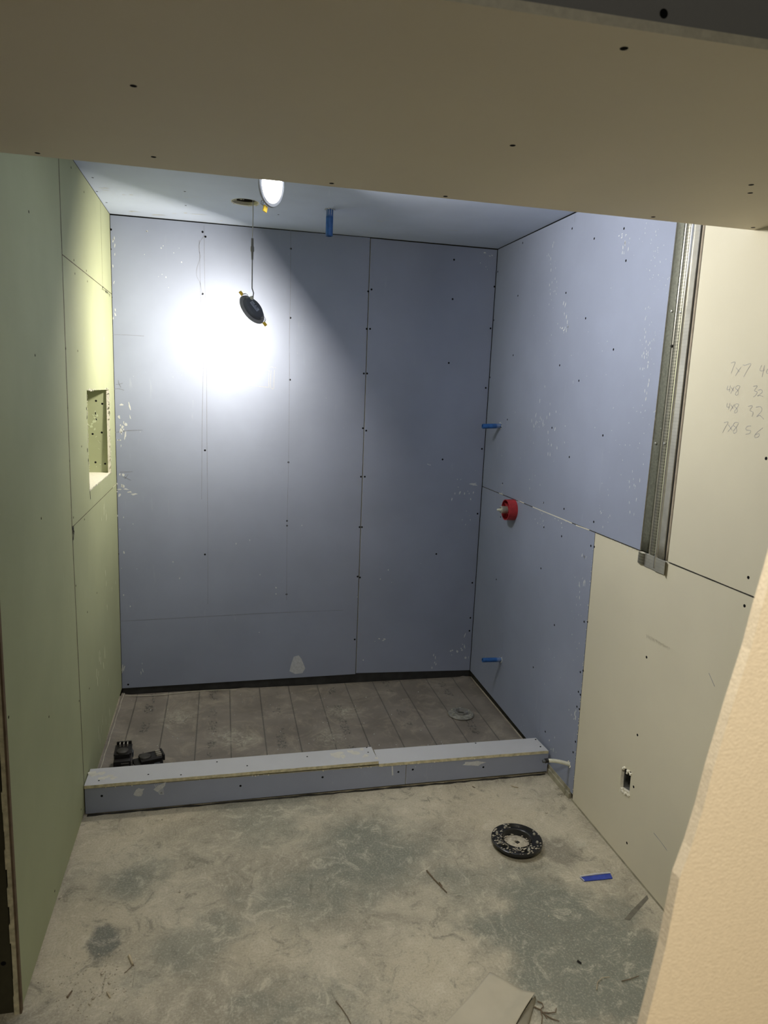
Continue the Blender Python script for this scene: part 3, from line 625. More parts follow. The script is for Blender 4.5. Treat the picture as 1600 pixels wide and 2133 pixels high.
# ================================================================== SHOWER CURB, LINER, DRAIN
sc = empty('shower_curb', (W/2, (YC+YB)/2, 0)); tag(sc, 'low blue-grey drywall curb across the shower, its cap of two overlapping boards', 'shower curb')
hl, hr_ = .1207, .1105
xj = onz(845, 1640, .05).x; yfr = YC
fCF = lambda a, b, t=0: Vector((a, YC+t, b))
def pCF(u, v): q = ony(u, v, YC); return (q.x, q.z)
xsm = pCF(846, 1600)[0]
tag(plate('front_board', fCF, [(.004, .004), (xsm-.001, .010), (xsm-.001, .101), (.004, .1075)], [M['blue'], M['gypyel']], sc), 'left front board of the curb')
tag(plate('front_board', fCF, [(xsm+.001, .010), (W-.012, .012), (W-.010, .0995), (xsm+.001, .100)], [M['blue'], M['gypyel']], sc), 'right front board of the curb')
box('core', .006, W-.02, YC+.014, YB-.014, .0, .096, M['oldwood'], sc)
box('back_board', .006, W-.02, YB-.013, YB-.001, .0, .099, M['blue'], sc)
xcl = pCF(788, 1586)[0]
def cap(nm, x0, x1, za, zb, yo, lab, y1o=0):
    bm = bmesh.new()
    f = lambda a, b, t=0: Vector((a, b, za+(zb-za)*(a-x0)/(x1-x0)-t))
    n = 26; fr = [(x0+(x1-x0)*i/n, YC-.004+yo+random.uniform(-.0012, .0012)) for i in range(n+1)]
    plate_bm(bm, f, fr+[(x1-.006, YB+.002+y1o), (x0+.002, YB+.002+y1o)], 0, T)
    return tag(from_bm(nm, bm, [M['cap'], M['gypyel']], sc), lab)
cap('cap_board', .003, xcl, .1225, .1265, 0, 'left cap board, raised a little over the right one')
cap('cap_board', xcl+.003, W-.014, .1135, .1105, .001, 'right cap board', -.002)
# ragged gypsum lip of the front board
bm = bmesh.new()
for i in range(60):
    x = random.uniform(.02, xcl); bmesh.ops.create_icosphere(bm, subdivisions=1, radius=random.uniform(.001, .0035), matrix=Matrix.Translation((x, YC+random.uniform(-.001, .01), .1065-.006*x/xsm)))
for i in range(30):
    x = random.uniform(xcl, W-.02); bmesh.ops.create_icosphere(bm, subdivisions=1, radius=random.uniform(.001, .003), matrix=Matrix.Translation((x, YC+random.uniform(-.002, .002), .100)))
tag(from_bm('crumbled_edge', bm, M['gyp'], sc), None, kind='stuff')
keep(sc)
bpy.context.view_layer.update()
def local_screws(root, pts, d, s):
    for q in pts:
        o = bpy.data.objects.new('screw', SCREW); COL.objects.link(o); o.parent = root
        o.matrix_local = Matrix.Translation(-Vector(root.location)) @ frame(q, ROT[d]) @ Matrix.Diagonal((s, s, 1, 1))
local_screws(sc, [fCF(*pCF(*p)) for p in ((212, 1658), (336, 1652), (501, 1637), (672, 1619), (830, 1608), (860, 1603), (1007, 1598))], 'B', .9)
capz = lambda u, x: .1225+.004*x/xcl if x < xcl else .112
def onc(u, v): q = onz(u, v, .12); return onz(u, v, capz(u, q.x))
local_screws(sc, [onc(*p) for p in ((203, 1612), (206, 1626), (309, 1613), (377, 1614), (452, 1587), (515, 1595), (640, 1576), (767, 1567), (764, 1557), (908, 1553), (991, 1548), (887, 1569), (1116, 1540), (1126, 1555))], 'U', .7)
bm = bmesh.new()
for (u, v, ra, rb) in ((290, 1650, .018, .014), (335, 1640, .03, .01)):
    blob_bm(bm, fCF, pCF(u, v), ra, rb, .6)
for i in range(5): stroke_bm(bm, fCF, [pCF(322+i*4, 1634), pCF(333+i*2, 1655)], .002)
stroke_bm(bm, fCF, [pCF(817, 1590), pCF(818, 1615)], .006); blob_bm(bm, fCF, pCF(985, 1590), .05, .012, 0)
o = from_bm('plaster_patch', bm, M['plaster_dim'], sc); o.matrix_parent_inverse = Matrix.Translation(-Vector(sc.location))
bm = bmesh.new()
for (u, v, s, n) in ((195, 1612, .03, 6), (705, 1575, .04, 4), (745, 1568, .03, 6), (765, 1575, .02, 3), (820, 1565, .03, 6), (225, 1620, .03, 3)):
    for i in range(n):
        q = onc(u+random.gauss(0, 10), v+random.gauss(0, 3)); 
        if q.y < YC or q.y > YB: continue
        blob_bm(bm, lambda a, b, t=0: Vector((a, b, q.z-t)), (q.x, q.y), s*random.uniform(.3, .7), s*.35, 0)
o = from_bm('plaster_smear', bm, simple('cap_smear', (.55, .54, .48), .9, noise=.1), sc); o.matrix_parent_inverse = Matrix.Translation(-Vector(sc.location))

# liner: gently rumpled sheet with an upturn behind the back drywall
ln = empty('shower_pan_liner', (W/2, -.46, 0)); tag(ln, 'dark grey waterproof sheet covering the shower floor, lined and dusty', 'shower liner')
bm = bmesh.new(); nx, ny = 90, 44; grid = []
def lz(x, y):
    z = .010+.0025*math.sin(x*4.1+y*3)*math.cos(y*6-x)
    dl = x+.0; z += .012*math.exp(-(dl/.02)**2) + .006*math.exp(-((y+.03)/.02)**2)
    z += .004*math.exp(-((y+.10+.03*math.sin(x*3))/.010)**2)*(1 if x < 1.1 else .3)   # crease along the back
    z += .003*math.exp(-((y+.18-x*.25+.04*math.sin(x*6))/.010)**2)*(1 if x < .7 else 0)
    z += .005*math.exp(-((x-1.86+.02*math.sin(y*9))/.015)**2)
    return z
for j in range(ny+1):
    row = []
    for i in range(nx+1):
        x = .001+(W-.002)*i/nx; y = YB+.002+(-YB-.004)*j/ny
        row.append(bm.verts.new((x, y, lz(x, y))))
    grid.append(row)
for j in range(ny):
    for i in range(nx): bm.faces.new([grid[j][i], grid[j][i+1], grid[j+1][i+1], grid[j+1][i]])
s_ = from_bm('liner_sheet', bm, M['liner'], ln, True)
box('upturned_edge', .003, W-.003, .004, .012, .005, .075, M['linerback'], ln)
bm = bmesh.new()
tube_bm(bm, [(.012+.0012*math.sin(i*1.7), YB+.01+(-YB-.02)*i/20, .024+.001*math.cos(i*2.1)) for i in range(21)], .0016, 6)
tube_bm(bm, [(.02+i*.08, -.035-.012*math.sin(i*.9), .0195) for i in range(8)], .0018, 5)
from_bm('liner_fold', bm, simple('scuffed_fold', (.42, .40, .33), .6, noise=.3, nscale=30), ln)
keep(ln)
# drain
dc = Vector((1.688, -.462, .012)); dr = empty('shower_drain', dc); tag(dr, 'round grey clamping drain with open throat set in the shower liner', 'drain')
I = Matrix.Translation(dc)
cring = lathe('clamp_ring', [(.030, .001), (.064, .001), (.066, .004), (.062, .009), (.050, .011), (.036, .010), (.030, .010)], I, simple('dusty_drain_grey', (.20, .20, .18), .7, noise=.4, nscale=60, bump=.3), dr, 48, True)
lathe('throat', [(.026, .002), (.031, .002), (.034, .020), (.0335, .022), (.0295, .0215), (.025, .002)], I, M['rim'], dr, 6 if False else 8, True)
lathe('drain_hole', [(0, .004), (.026, .004)], I, M['dark'], dr, 24)
for a in range(6):
    an = a*math.pi/3+.3; lathe('bolt', [(0, .0145), (.0045, .0145), (.005, .011), (.005, .008)], I @ Matrix.Translation((.050*math.cos(an), .050*math.sin(an), 0)), M['brass'], cring, 6)
for c in dr.children: c.matrix_parent_inverse = I.inverted()

# ================================================================== PUCK LIGHTS
def puck(P, n, xh, label, power, color, gm, holexy, conn=None, group='dangling recessed puck lights', cs=(1, -1)):
    P = Vector(P); root = empty('recessed_light', P); tag(root, label, 'light fixture', group)
    F_ = frame(P, n, xh); inv = Matrix.Translation(-P)
    lathe('trim_ring', [(.057, .0035), (.066, .003), (.0685, 0), (.066, -.004), (.054, -.006), (.054, .001)], F_, M['rim'], root, 64, True)
    hs = lathe('housing', [(0, -.0205), (.043, -.0205), (.047, -.018), (.052, -.010), (.054, -.004), (.056, .0005), (0, .0005)], F_, M['darkgrey'], root, 64)
    lathe('diffuser', [(0, .0045), (.030, .0043), (.050, .0035), (.0575, .0015), (.0575, .0006), (0, .0006)], F_, gm, root, 48)
    bm = bmesh.new(); box_bm(bm, (0, 0, 0), (.046, .027, .0008))
    for v in bm.verts: v.co = F_ @ (v.co+Vector((.004, 0, -.0212)))
    st = from_bm('rating_sticker', bm, M['sticker'], root)
    bm = bmesh.new()
    for i in range(7):
        L_ = random.uniform(.012, .021); box_bm(bm, (-.014+i*.0052, -.0015, 0), (.0016, L_, .0006))
    box_bm(bm, (-.008, .009, 0), (.006, .005, .0007)); box_bm(bm, (.004, .009, 0), (.006, .006, .0007))
    for v in bm.verts: v.co = F_ @ (v.co+Vector((.004, 0, -.0218)))
    ik = from_bm('sticker_print', bm, M['ink'], st)
    for s in cs:                                             # sprung clips with yellow sleeves at both ends
        bm = bmesh.new()
        pts = [Vector((s*.048, 0, -.012)), Vector((s*.056, 0, -.024)), Vector((s*.066, 0, -.022)), Vector((s*.072, 0, -.010))]
        tube_bm(bm, [F_ @ (p+Vector((0, .005, 0))) for p in pts], .0011, 6); tube_bm(bm, [F_ @ (p+Vector((0, -.005, 0))) for p in pts], .0011, 6)
        tube_bm(bm, [F_ @ Vector((s*.049, -.008, -.013)), F_ @ Vector((s*.049, .008, -.013))], .003, 8)
        cl = from_bm('spring_clip', bm, M['steel'], root, True)
        bm = bmesh.new(); box_bm(bm, (0, 0, 0), (.019, .018, .005), bev=.001)
        for v in bm.verts: v.co = F_ @ (v.co+Vector((s*.078, 0, -.007)))
        tag(from_bm('clip_sleeve', bm, M['yellow'], cl), 'yellow sleeve')
    start = F_ @ Vector((cs[0]*.034, -.012, -.022)) if conn is None else F_ @ Vector(conn)
    lathe('cable_gland', [(0, .010), (.006, .010), (.0085, .004), (.0085, 0)], frame(start, -Vector(n)), M['whitepl'], root, 12)
    hx, hy = holexy; top = Vector((hx, hy, H+.06)); s2 = start+Vector(-n)*.012 if False else start-Vector(n).normalized()*.012
    zz = s2.z+.055
    tube('cable', [s2, s2+Vector((hx-s2.x, hy-s2.y, 0))*.45-Vector(n).normalized()*.006+Vector((0, 0, .012)), Vector((hx, hy, zz-.02)), Vector((hx, hy, zz)), Vector((hx, hy, H-.215) if H-.215 > zz else (hx, hy, zz+.01))], .0024, M['cable'], root)
    zc = max(H-.215, zz+.01)
    if H-zc > .1:
        lathe('cable_connector', [(0, 0), (.004, 0), (.0048, .03), (.0075, .034), (.0075, .05), (.0055, .054), (.005, .085), (0, .085)], Matrix.Translation((hx, hy, zc-.01)), M['cable'], root, 14)
        tube('cable', [Vector((hx, hy, zc+.07)), Vector((hx+.002, hy, H-.05)), Vector((hx, hy, H+.06))], .0022, M['cablelight'], root)
    else: tube('cable', [Vector((hx, hy, zc)), Vector((hx, hy, H+.06))], .0022, M['cablelight'], root)
    ld = bpy.data.lights.new('puck_glow', 'AREA'); ld.shape = 'DISK'; ld.size = .11; ld.energy = power; ld.color = color
    lo = bpy.data.objects.new('puck_glow', ld); COL.objects.link(lo); lo.parent = root
    lo.matrix_basis = F_ @ Matrix.Translation((0, 0, .006)) @ Matrix.Rotation(math.pi, 4, 'X')
    for c in root.children: c.matrix_parent_inverse = inv
    return root
PC = ony(525, 645, -.46); nC = Vector((-.633, .577, -.517)).normalized()
hcx = ony(526.5, 430, -.46)
puck(PC, nC, (-.655, 0, .756), 'puck light with dark back and yellow clips hanging low in front of the back wall', POWER_BACK, PUCK_COL_BACK, M['glow2'], (hcx.x, -.46), conn=(.038, .016, -.0215))
nA = Vector((.79, -.61, -.10)).normalized()
puck(LA, nA, (.02, .2, 1), 'glaring lit puck light hanging just under the ceiling behind the soffit edge', POWER_FRONT, PUCK_COL_FRONT, M['glow'], HA, conn=(.04, 0, -.0215))

# ================================================================== PIPE STUBS AND VALVE
def stub(base, tip, r, label, torn=True, wdir=None):
    base = Vector(base); tip = Vector(tip); d = (tip-base).normalized()
    root = empty('pipe_stub', base); tag(root, label, 'pipe', None); inv = Matrix.Translation(-base); L_ = (tip-base).length
    F_ = frame(base, d, (0, 1, 0) if abs(d.y) < .9 else (1, 0, 0))
    lathe('pipe', [(r*.96, -.03), (r, 0), (r, L_-.002), (r*.95, L_), (r*.72, L_), (r*.72, L_-.03), (0, L_-.03)], F_, M['bluepipe'], root, 24)
    bm = bmesh.new()
    for i in range(34):
        a = random.random()*6.28; rr = r*random.uniform(1.02, 1.55)
        bmesh.ops.create_icosphere(bm, subdivisions=1, radius=random.uniform(.0015, .0035), matrix=F_ @ Matrix.Translation((rr*math.cos(a), rr*math.sin(a), .001)))
    tag(from_bm('torn_collar', bm, M['plaster_dim'], root), 'ragged chipped drywall around the pipe', kind='stuff')
    lathe('dark_gap', [(r, .0006), (r*1.35, .0006)], F_, M['dark'], root, 20)
    lathe('pale_scuff', [(r*1.01, .003), (r*1.015, .006), (r*1.015, L_*.2), (r*1.0, L_*.28)], F_, M['plaster_dim'], root, 11)
    for c in root.children: c.matrix_parent_inverse = inv
    return root
b1 = fR(*pR(1043, 887)); t1 = ony(1005, 888, b1.y); stub(b1, t1, .0125, 'short blue pipe stub in the upper right wall above the red valve guard')
b2 = fR(*pR(1044, 1374)); t2 = ony(1005, 1375, b2.y); stub(b2, t2, .0115, 'short blue pipe stub low on the right wall near the drain')
b3 = onz(687, 436, H); t3 = Vector((b3.x, b3.y, ony(687, 492, b3.y).z)); stub(b3, t3, .0155, 'blue pipe stub hanging down from the shower ceiling')
# supply tube beside the curb
b4 = fR(*pR(1186, 1592)); sp = empty('supply_tube', b4); tag(sp, 'bent white plastic water tube with crimped end sticking out beside the curb', 'pipe'); inv = Matrix.Translation(-b4)
tp = ony(1131, 1586, b4.y)
pts = [b4.lerp(tp, t)+Vector((0, 0, .008*math.sin(math.pi*t*.9))) for t in (-.15, 0, .2, .4, .6, .8, .86)]
tube('tube', pts, .0078, M['whitepl'], sp, 16)
dd = (tp-pts[-1]).normalized()
lathe('crimp_ring', [(.0075, -.006), (.0092, -.006), (.0092, 0), (.0085, .001), (.0092, .002), (.0092, .008), (.0075, .008)], frame(pts[-1], dd), M['black'], sp, 20, True)
lathe('end_plug', [(0, .018), (.006, .018), (.0072, .014), (.0072, 0), (0, 0)], frame(pts[-1], dd), M['darkgrey'], sp, 16)
bm = bmesh.new()
for i in range(12):
    a = random.random()*6.28; bmesh.ops.create_icosphere(bm, subdivisions=1, radius=random.uniform(.002, .004), matrix=Matrix.Translation(b4+Vector((-.001, .012*math.cos(a), .012*math.sin(a)))))
tag(from_bm('torn_collar', bm, M['gyp'], sp), None, kind='stuff')
for c in sp.children: c.matrix_parent_inverse = inv
# valve with round red plaster guard
vb = Vector((W, -.4445, 1.067)); vv = empty('shower_valve', vb); tag(vv, 'shower valve with round red plastic guard on the right wall', 'valve'); inv = Matrix.Translation(-vb)
F_ = frame(vb, (-1, 0, 0), (0, 1, 0)); R0 = .051
gr_ = lathe('guard_ring', [(R0+.001, -.002), (R0, .044), (R0-.0035, .044), (R0-.003, -.002)], F_, M['red'], vv, 56, True)
bm = bmesh.new()
for a in (0, 60, 120, 180, 240, 300):
    an = math.radians(a+20); c = Vector((.034*math.cos(an), .034*math.sin(an), .020)); box_bm(bm, F_ @ c, (.036, .0022, .030), (F_.to_3x3() @ Matrix.Rotation(an, 3, 'Z')))
# box_bm is axis aligned before rotation: local x = radial, y = tangential, z = along the valve axis
from_bm('guard_ribs', bm, M['red'], gr_)
lathe('guard_hub', [(.020, 0), (.022, .036), (.019, .036), (.018, 0)], F_, M['red'], gr_, 32, True)
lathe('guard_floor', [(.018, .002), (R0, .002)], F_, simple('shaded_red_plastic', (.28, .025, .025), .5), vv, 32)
vbody = lathe('valve_body', [(.016, .0), (.0175, .05), (.0185, .054), (.0185, .066), (.013, .069), (.011, .064), (0, .064)], F_, M['brass'], vv, 24)
lathe('valve_stem', [(.0055, .06), (.0055, .084), (.0035, .087), (0, .087)], F_, M['whitepl'], vbody, 10)
bm = bmesh.new(); 
for s in (-1, 1): box_bm(bm, F_ @ Vector((s*.010, .004, .072)), (.004, .006, .012), F_.to_3x3())
from_bm('stop_tab', bm, M['brass'], vbody)
for c in vv.children: c.matrix_parent_inverse = inv

# ================================================================== METAL STUDS IN THE WALL GAP
ms = empty('metal_studs', fR(-1.6, 1.07)); tag(ms, 'shiny galvanised steel studs standing in the gap between blue and cream sheets', 'metal studs'); inv = Matrix.Translation(-Vector(ms.location))
def strip(name, prof, z0, z1, mat, lean=True, th=.001, lab=None):
    """open steel profile: prof = (fraction across the gap, depth) ; extruded upward, width following the gap edges"""
    bm = bmesh.new(); rows = []
    n = 24
    for i in range(n+1):
        z = z0+(z1-z0)*i/n; t = (z-zr)/(2.17-zr)
        ya = ys0b+(ys0-ys0b)*t; yb_ = ys1b+(ys1-ys1b)*t
        rows.append([bm.verts.new(fR(ya+(yb_-ya)*a, z, d)) for a, d in prof])
    for r0, r1 in zip(rows, rows[1:]):
        for i in range(len(prof)-1): bm.faces.new([r0[i], r0[i+1], r1[i+1], r1[i]])
    o = from_bm(name, bm, mat, ms, True, 30)
    md = o.modifiers.new('thickness', 'SOLIDIFY'); md.thickness = th; md.offset = 0
    return tag(o, lab)
strip('knurled_flange', [(.0, .004), (.05, .0035), (.22, .0035), (.27, .006)], zr+.004, H-.01, M['flange'], lab='dark knurled flange against the blue sheet')
strip('stud_groove', [(.27, .006), (.29, .012), (.33, .012), (.345, .004)], zr-.03, H-.01, M['galv'])
strip('knurled_web', [(.345, .003), (.40, .002), (.47, .002), (.52, .005)], zr-.032, H-.01, M['perf'], lab='bright knurled web')
strip('rounded_ridge', [(.52, .005), (.545, .001), (.565, -.002), (.585, -.0035), (.605, -.003), (.625, .000), (.64, .004)], zr-.036, H-.01, M['ridge'], lab='rounded ridge with a bright highlight')
strip('flat_flange', [(.64, .004), (.65, .002), (.83, .002), (.85, .004)], zr+.002, H-.01, M['galv'], lab='flat grey flange')
strip('dark_groove', [(.85, .004), (.87, .012), (.92, .012)], zr-.02, H-.01, M['dark'])
strip('sheet_edge', [(.92, .006), (.93, .001), (1.0, .0005)], zr+.003, H-.01, simple('brown_paper_edge', (.34, .29, .22), .8, noise=.15), lab='brown paper edge beside the cream sheet')
strip('track_end', [(.22, -.001), (.30, -.001), (.62, -.001), (.64, -.004), (.96, -.002), (1.02, -.010)], zr-.045, zr+.002, M['galv'], lab='cut lower end of the stud lapping over the lower sheet')
strip('bent_clip', [(.0, -.004), (.10, -.008), (.22, -.003)], zr-.040, zr-.001, M['perf'], lab='small bent bright tab at the bottom')
for (u, v) in ((1399, 648), (1417, 650), (1366, 923), (1384, 924), (1399, 721)):
    q = fR(*pR(u, v), .001)
    lathe('stud_screw', [(0, -.004), (.004, -.003), (.0045, 0), (.0045, .004)], frame(q, (1, 0, 0), (0, 1, 0)), M['steel'] if v != 721 else M['dark'], ms, 12)
for c in ms.children: c.matrix_parent_inverse = inv

# ================================================================== FLOOR THINGS
# closet flange
fc = Vector((1.557, -1.472, 0)); tf = empty('toilet_flange', fc); tag(tf, 'round black toilet flange crusted with mortar dust on the concrete floor', 'toilet flange'); I = Matrix.Translation(fc)
bm = bmesh.new(); n = 96
# ring with two long curved slots: slots are modelled as deep pockets in the rim
def ringpt(r, z, i): a = 2*math.pi*i/n; return bm.verts.new((fc.x+r*math.cos(a), fc.y+r*math.sin(a), z))
def slot(i): 
    a = (360*i/n) % 360; return (20 < a < 95) or (200 < a < 275)
radii = [.051, .056, .060, .066, .078, .083, .088, .0925]
rows = []
for k_, r in enumerate(radii):
    row = []
    for i in range(n):
        z = .031
        if k_ in (3, 4) and slot(i): z = .023
        if k_ in (0,): z = .027
        if k_ == 7: z = .028
        row.append(ringpt(r, z, i))
    rows.append(row)
rows.append([ringpt(.0925, .019, i) for i in range(n)]); rows.append([ringpt(.080, .015, i) for i in range(n)]); rows.append([ringpt(.076, -.002, i) for i in range(n)])
rows.insert(0, [ringpt(.051, -.002, i) for i in range(n)])
for a, b_ in zip(rows, rows[1:]):
    for i in range(n): bm.faces.new([a[i], a[(i+1) % n], b_[(i+1) % n], b_[i]])
fring = from_bm('flange_ring', bm, M['blackgloss'], tf, True, 35)
lathe('inner_collar', [(.051, .030), (.050, .024), (.048, .012), (.0465, .012), (.0465, .0)], I, M['blackgloss'], tf, 48)
lathe('test_cap', [(.0465, .010), (.034, .013), (.030, .0155), (.008, .0155), (.0075, .006), (0, .006)], I, M['flangedust'], tf, 40)
bm = bmesh.new(); box_bm(bm, (fc.x+.002, fc.y-.004, .0163), (.014, .011, .0012), Matrix.Rotation(.5, 3, 'Z')); from_bm('cap_opening', bm, M['dark'], tf)
for a in (8, 100, 150, 190, 282, 330):
    an = math.radians(a); lathe('bolt', [(0, .036), (.004, .0355), (.0055, .031), (.0055, .029)], I @ Matrix.Translation((.073*math.cos(an), .073*math.sin(an), 0)), M['brass'], fring, 10)
bm = bmesh.new()
for i in range(150):
    a = random.gauss(math.radians(205), 1.1); r = random.uniform(.055, .091); s = random.uniform(.0008, .0028)
    bmesh.ops.create_icosphere(bm, subdivisions=1, radius=s, matrix=Matrix.Translation((fc.x+r*math.cos(a), fc.y+r*math.sin(a), .0312)) @ Matrix.Diagonal((1.6, 1, .35, 1)))
for i in range(40):
    a = random.random()*6.28; r = random.uniform(.03, .05); s = random.uniform(.001, .004)
    bmesh.ops.create_icosphere(bm, subdivisions=1, radius=s, matrix=Matrix.Translation((fc.x+r*math.cos(a), fc.y+r*math.sin(a), .014)) @ Matrix.Diagonal((1.5, 1, .4, 1)))
tag(from_bm('mortar_crust', bm, M['flangedust'], tf), 'dried mortar crumbs on the black ring', kind='stuff')
for c in tf.children: c.matrix_parent_inverse = I.inverted()

# tool batteries on the liner just behind the curb
def bat_part(bm, F_, c, s, bev=.003, rot=None):
    n0 = len(bm.verts); box_bm(bm, c, s, rot, bev)
    bm.verts.ensure_lookup_table()
    for v in list(bm.verts)[n0:]: v.co = F_ @ v.co
def battery(loc, rz, tilt, label):
    loc = Vector(loc); root = empty('tool_battery', loc); tag(root, label, 'battery', 'power tool batteries')
    F_ = Matrix.Translation(loc) @ Matrix.Rotation(rz, 4, 'Z') @ Matrix.Diagonal((1, 1, 1.25 if rz > 0 else 1.0, 1)); inv = Matrix.Translation(-loc)
    bm = bmesh.new(); bat_part(bm, F_, (0, 0, .027), (.068, .112, .050), .006); from_bm('case', bm, M['black'], root, True)
    bm = bmesh.new(); bat_part(bm, F_, (0, .012, .058), (.058, .088, .016), .004)
    for s in (-1, 1): bat_part(bm, F_, (s*.031, .012, .064), (.006, .080, .005), .001)
    sr = from_bm('slide_rail', bm, M['black'], root, True)
    lathe('round_boss', [(0, .008), (.019, .008), (.0225, .006), (.024, 0)], F_ @ Matrix.Translation((0, -.010, .066)), simple('worn_black_plastic', (.045, .042, .038), .5, noise=.3), sr, 32)
    bm = bmesh.new()
    for i in range(3): bat_part(bm, F_, (-.015+i*.015, .044, .070), (.004, .020, .012), .0005)
    tag(from_bm('terminal_fins', bm, simple('pale_terminal', (.35, .33, .29), .5, noise=.2), sr), 'pale metal terminal fins')
    bm = bmesh.new(); bat_part(bm, F_, (0, .060, .062), (.060, .008, .026), .003); from_bm('terminal_hood', bm, M['black'], root, True)
    bm = bmesh.new()
    for i in range(5): bat_part(bm, F_, (.012, -.058, .012+i*.008), (.030, .004, .0035), .0005)
    for i in range(4): bat_part(bm, F_, (.0345, -.02, .014+i*.009), (.003, .05, .0035), .0005)
    from_bm('grip_ribs', bm, simple('grey_rib', (.07, .065, .058), .5), root)
    for s in (-1, 1):
        bm = bmesh.new(); bat_part(bm, F_, (s*.036, .030, .040), (.006, .024, .018), .002); from_bm('release_button', bm, M['darkgrey'], root, True)
    for c in root.children: c.matrix_parent_inverse = inv
    return root
battery((.102, -.742, .013), .04, 0, 'black tool battery nearest the green wall on the liner behind the curb')
battery((.203, -.775, .013), -1.25, 0, 'black tool battery lying crosswise, right one of the pair behind the curb')

# blue tape scrap
q = [pF(1208, 1829), pF(1271, 1821), pF(1276, 1831), pF(1250, 1834), pF(1217, 1837)]
bt = empty('tape_scrap', (q[0][0], q[0][1], 0)); tag(bt, 'narrow scrap of blue tape with a white folded edge on the concrete', 'tape'); inv = Matrix.Translation(-Vector(bt.location))
plate('tape', lambda a, b, t=0: Vector((a, b, .004-t)), q, [M['bluetape'], M['bluetape']], bt, 0, .003)
bm = bmesh.new(); tube_bm(bm, [(q[0][0], q[0][1], .006), ((q[0][0]+q[1][0])/2, (q[0][1]+q[1][1])/2+.002, .007), (q[1][0], q[1][1], .006)], .0022, 6)
tube_bm(bm, [(q[0][0], q[0][1], .005), (q[4][0], q[4][1], .005)], .0014, 6)
tag(from_bm('folded_edge', bm, M['plaster'], bt), 'white folded edge')
for c in bt.children: c.matrix_parent_inverse = inv

# paper sheet with a rolled corner
pp = [onz(u, v, .004) for u, v in ((1020, 2027), (1116, 2080), (1076, 2133), (1060, 2160), (905, 2160), (960, 2100), (985, 2071))]
pa = empty('paper_sheet', (pp[0].x, pp[0].y, 0)); tag(pa, 'dusty sheet of grey paper with a rolled corner at the bottom of the floor', 'paper'); inv = Matrix.Translation(-Vector(pa.location))
bm = bmesh.new(); U, V = 26, 22; A0, B0, C0, D0 = onz(1020, 2027, 0), onz(1114, 2080, 0), onz(1045, 2190, 0), onz(870, 2185, 0)
gr = []
for j in range(V+1):
    row = []
    for i in range(U+1):
        s, t = i/U, j/V; p_ = A0.lerp(B0, s).lerp(D0.lerp(C0, s), t)
        k_ = .035*math.sin(math.pi*t)*(1-s)**2
        z = .0035+.010*max(0, s-.72)/.28*(1+.4*math.sin(t*5)) + .002*math.sin(s*7+t*4) + .004*(1-t)*s
        row.append(bm.verts.new((p_.x+k_*.4, p_.y, max(z, .0015))))
    gr.append(row)
for j in range(V):
    for i in range(U): bm.faces.new([gr[j][i], gr[j][i+1], gr[j+1][i+1], gr[j+1][i]])
o = from_bm('sheet', bm, M['paper'], pa, True); md = o.modifiers.new('thickness', 'SOLIDIFY'); md.thickness = .0006; md.offset = -1
bm = bmesh.new(); e0, e1 = B0+Vector((0, 0, .010)), C0+Vector((0, 0, .012)); side = (e1-e0).cross(Vector((0, 0, 1))).normalized()
if side.x < 0: side = -side
rows = []
for j in range(16):
    p_ = e0.lerp(e1, j/15); wd = .004+.020*min(1, j/7)
    rows.append([bm.verts.new(p_+side*(wd*.5*(1-math.cos(a)))+Vector((0, 0, -.010*min(1, j/7)*0+wd*.35*math.sin(a)*.6-.008*a/math.pi))) for a in [math.pi*k_/8 for k_ in range(9)]])
for a, b_ in zip(rows, rows[1:]):
    for i in range(8): bm.faces.new([a[i], a[i+1], b_[i+1], b_[i]])
o = from_bm('rolled_edge', bm, M['paperdark'], pa, True); md = o.modifiers.new('thickness', 'SOLIDIFY'); md.thickness = .0006
for c in pa.children: c.matrix_parent_inverse = inv

# small debris on the concrete, each its own thing
def twig(name, pix, r, mat, label, cat, z=.003, group=None):
    bm = bmesh.new()
    for path in pix: tube_bm(bm, [onz(u, v, z+(0 if i % 2 else .0015)) for i, (u, v) in enumerate(path)], [r*(1-.5*i/len(path)) for i in range(len(path))], 6)
    o = from_bm(name, bm, mat, None, True); return tag(o, label, cat, group)
k4 = lambda *p: [(860+x/2.963, 1960+y/2.963) for x, y in p]
twig('dry_root', [k4((770, 372), (800, 385), (806, 405), (785, 425)), k4((755, 410), (790, 425), (815, 455), (828, 480)), k4((790, 440), (840, 445), (880, 440), (885, 415)), k4((815, 455), (860, 480), (905, 495)), k4((790, 430), (800, 470), (795, 510)), k4((735, 408), (760, 408))], .0018, M['twig'], 'tangle of dry brown rootlets beside the rolled paper corner', 'twig')
twig('masonry_nail', [[(889, 1813), (905, 1832), (931, 1859)], [(915, 1838), (921, 1846)]], .0026, M['twig'], 'thin brown stick lying alone in the middle of the concrete floor', 'stick').name = 'thin_stick'
twig('twig', [[(277, 2010), (268, 2019), (259, 2027)], [(276, 2004), (279, 2012)]], .0012, M['twig'], 'bent thin twig touching the pale splinter at lower left', 'twig')
o = twig('wood_splinter', [[(269, 1990), (272, 1997), (276, 2008)]], .0042, M['chip'], 'pale flat wood splinter at lower left of the floor', 'wood chip')
twig('black_nail', [[(1203, 2001), (1211, 2007)]], .0035, M['black'], 'tiny black fastener on the green-grey floor patch at lower right', 'nail')
twig('screw_offcut', [[(1065, 1636), (1070, 1638), (1080, 1640)]], .0022, M['chip'], 'small pale screw in front of the right end of the curb', 'screw')
twig('plastic_shred', [[(984, 1638), (990, 1641)]], .0018, M['twig'], 'dark sliver lying in front of the curb', 'shred')
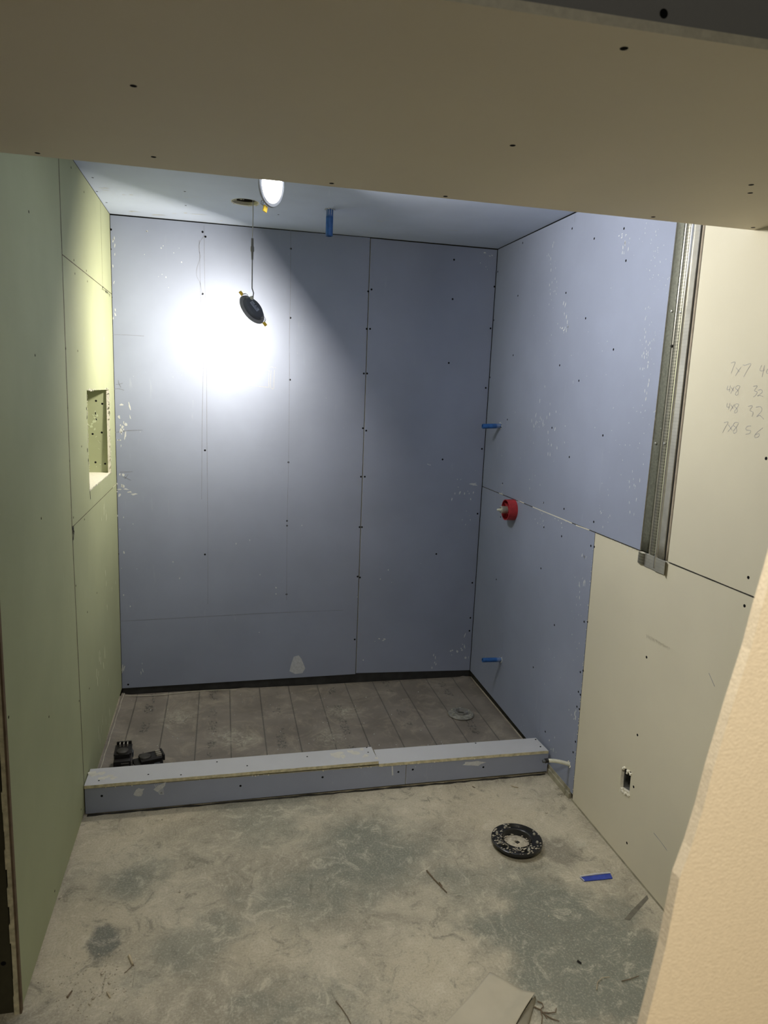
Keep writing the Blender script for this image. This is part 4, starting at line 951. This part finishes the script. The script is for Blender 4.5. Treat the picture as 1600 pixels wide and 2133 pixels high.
twig('wire_scrap', [k4((1135, 300), (1140, 255), (1170, 225), (1215, 222))], .0016, M['chip'], 'curled pale scrap of wire on the floor near the tan wall end', 'wire')
twig('plastic_shred', [k4((1290, 248), (1340, 235), (1395, 215))], .0016, M['twig'], 'dark straight sliver near the tan wall end', 'shred')
twig('wood_splinter', [[(140, 2077), (150, 2064)]], .003, M['twig'], 'small brown splinter at the far lower left', 'wood chip')
twig('wood_splinter', [[(223, 2066), (230, 2078)]], .0025, M['chip'], 'pale thin splinter beside the crumbs at lower left', 'wood chip')
twig('thin_stick', [[(700, 2085), (712, 2100), (724, 2118), (735, 2140)]], .0013, M['twig'], 'hair-thin dark strand crossing the floor at the bottom edge', 'strand')
bm = bmesh.new()
def crumb(u, v, s):
    c = onz(u, v, s*.5); bmesh.ops.create_icosphere(bm, subdivisions=1, radius=s, matrix=Matrix.Translation(c) @ Matrix.Rotation(random.random()*3, 4, 'Z') @ Matrix.Diagonal((random.uniform(.8, 1.6), 1, .7, 1)))
for i in range(170): crumb(random.gauss(200, 55), random.gauss(2050, 35), random.uniform(.0008, .0024))
for i in range(120): crumb(random.uniform(120, 1150), random.uniform(1700, 2120), random.uniform(.0006, .0016))
for i in range(40): crumb(1150+i*1.1+random.gauss(0, 3), 1622+i*1.35+random.gauss(0, 4), random.uniform(.001, .003))
for (u, v, s) in ((213, 2027, .0055), (240, 2029, .003), (228, 2047, .004), (216, 2048, .003), (195, 2078, .005), (187, 2090, .004), (338, 1707, .004), (374, 1857, .004), (125, 1870, .004), (1143, 1908, .003), (1138, 1693, .004), (127, 1869, .003), (1168, 1658, .004)): crumb(u, v, s)
tag(from_bm('gypsum_crumbs', bm, M['flangedust']), 'scattered pale crumbs of drywall and mortar on the concrete floor', 'debris', None, 'stuff')
bm = bmesh.new()
for i in range(60):
    q = onz(random.uniform(260, 1000), random.uniform(1440, 1560), .014)
    if q.y > YB+.02 and q.y < -.02 and .02 < q.x < W-.03: bmesh.ops.create_icosphere(bm, subdivisions=1, radius=random.uniform(.001, .0028), matrix=Matrix.Translation((q.x, q.y, lz(q.x, q.y)+.001)))
o = from_bm('plaster_crumbs', bm, M['plaster'], ln); o.matrix_parent_inverse = Matrix.Translation(-Vector(ln.location)); tag(o, 'tiny white plaster crumbs', kind='stuff')
# groove broken in the slab near the right wall, and the shadow at the curb foot painted as a dark line
bm = bmesh.new()
vs = [onz(u, v, .0008) for u, v in ((1348, 1864), (1351, 1872), (1312, 1917), (1300, 1915), (1318, 1894))]
bm.faces.new([bm.verts.new(v) for v in vs]); o = from_bm('slab_groove', bm, simple('groove_concrete', (.15, .14, .11), .9, noise=.2), fl); tag(o, 'dark diagonal groove in the slab')
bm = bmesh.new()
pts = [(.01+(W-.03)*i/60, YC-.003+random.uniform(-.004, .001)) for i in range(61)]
stroke_bm(bm, fF, pts, .012, -.001, .4); o = from_bm('curb_foot_shade', bm, M['dark'], fl)
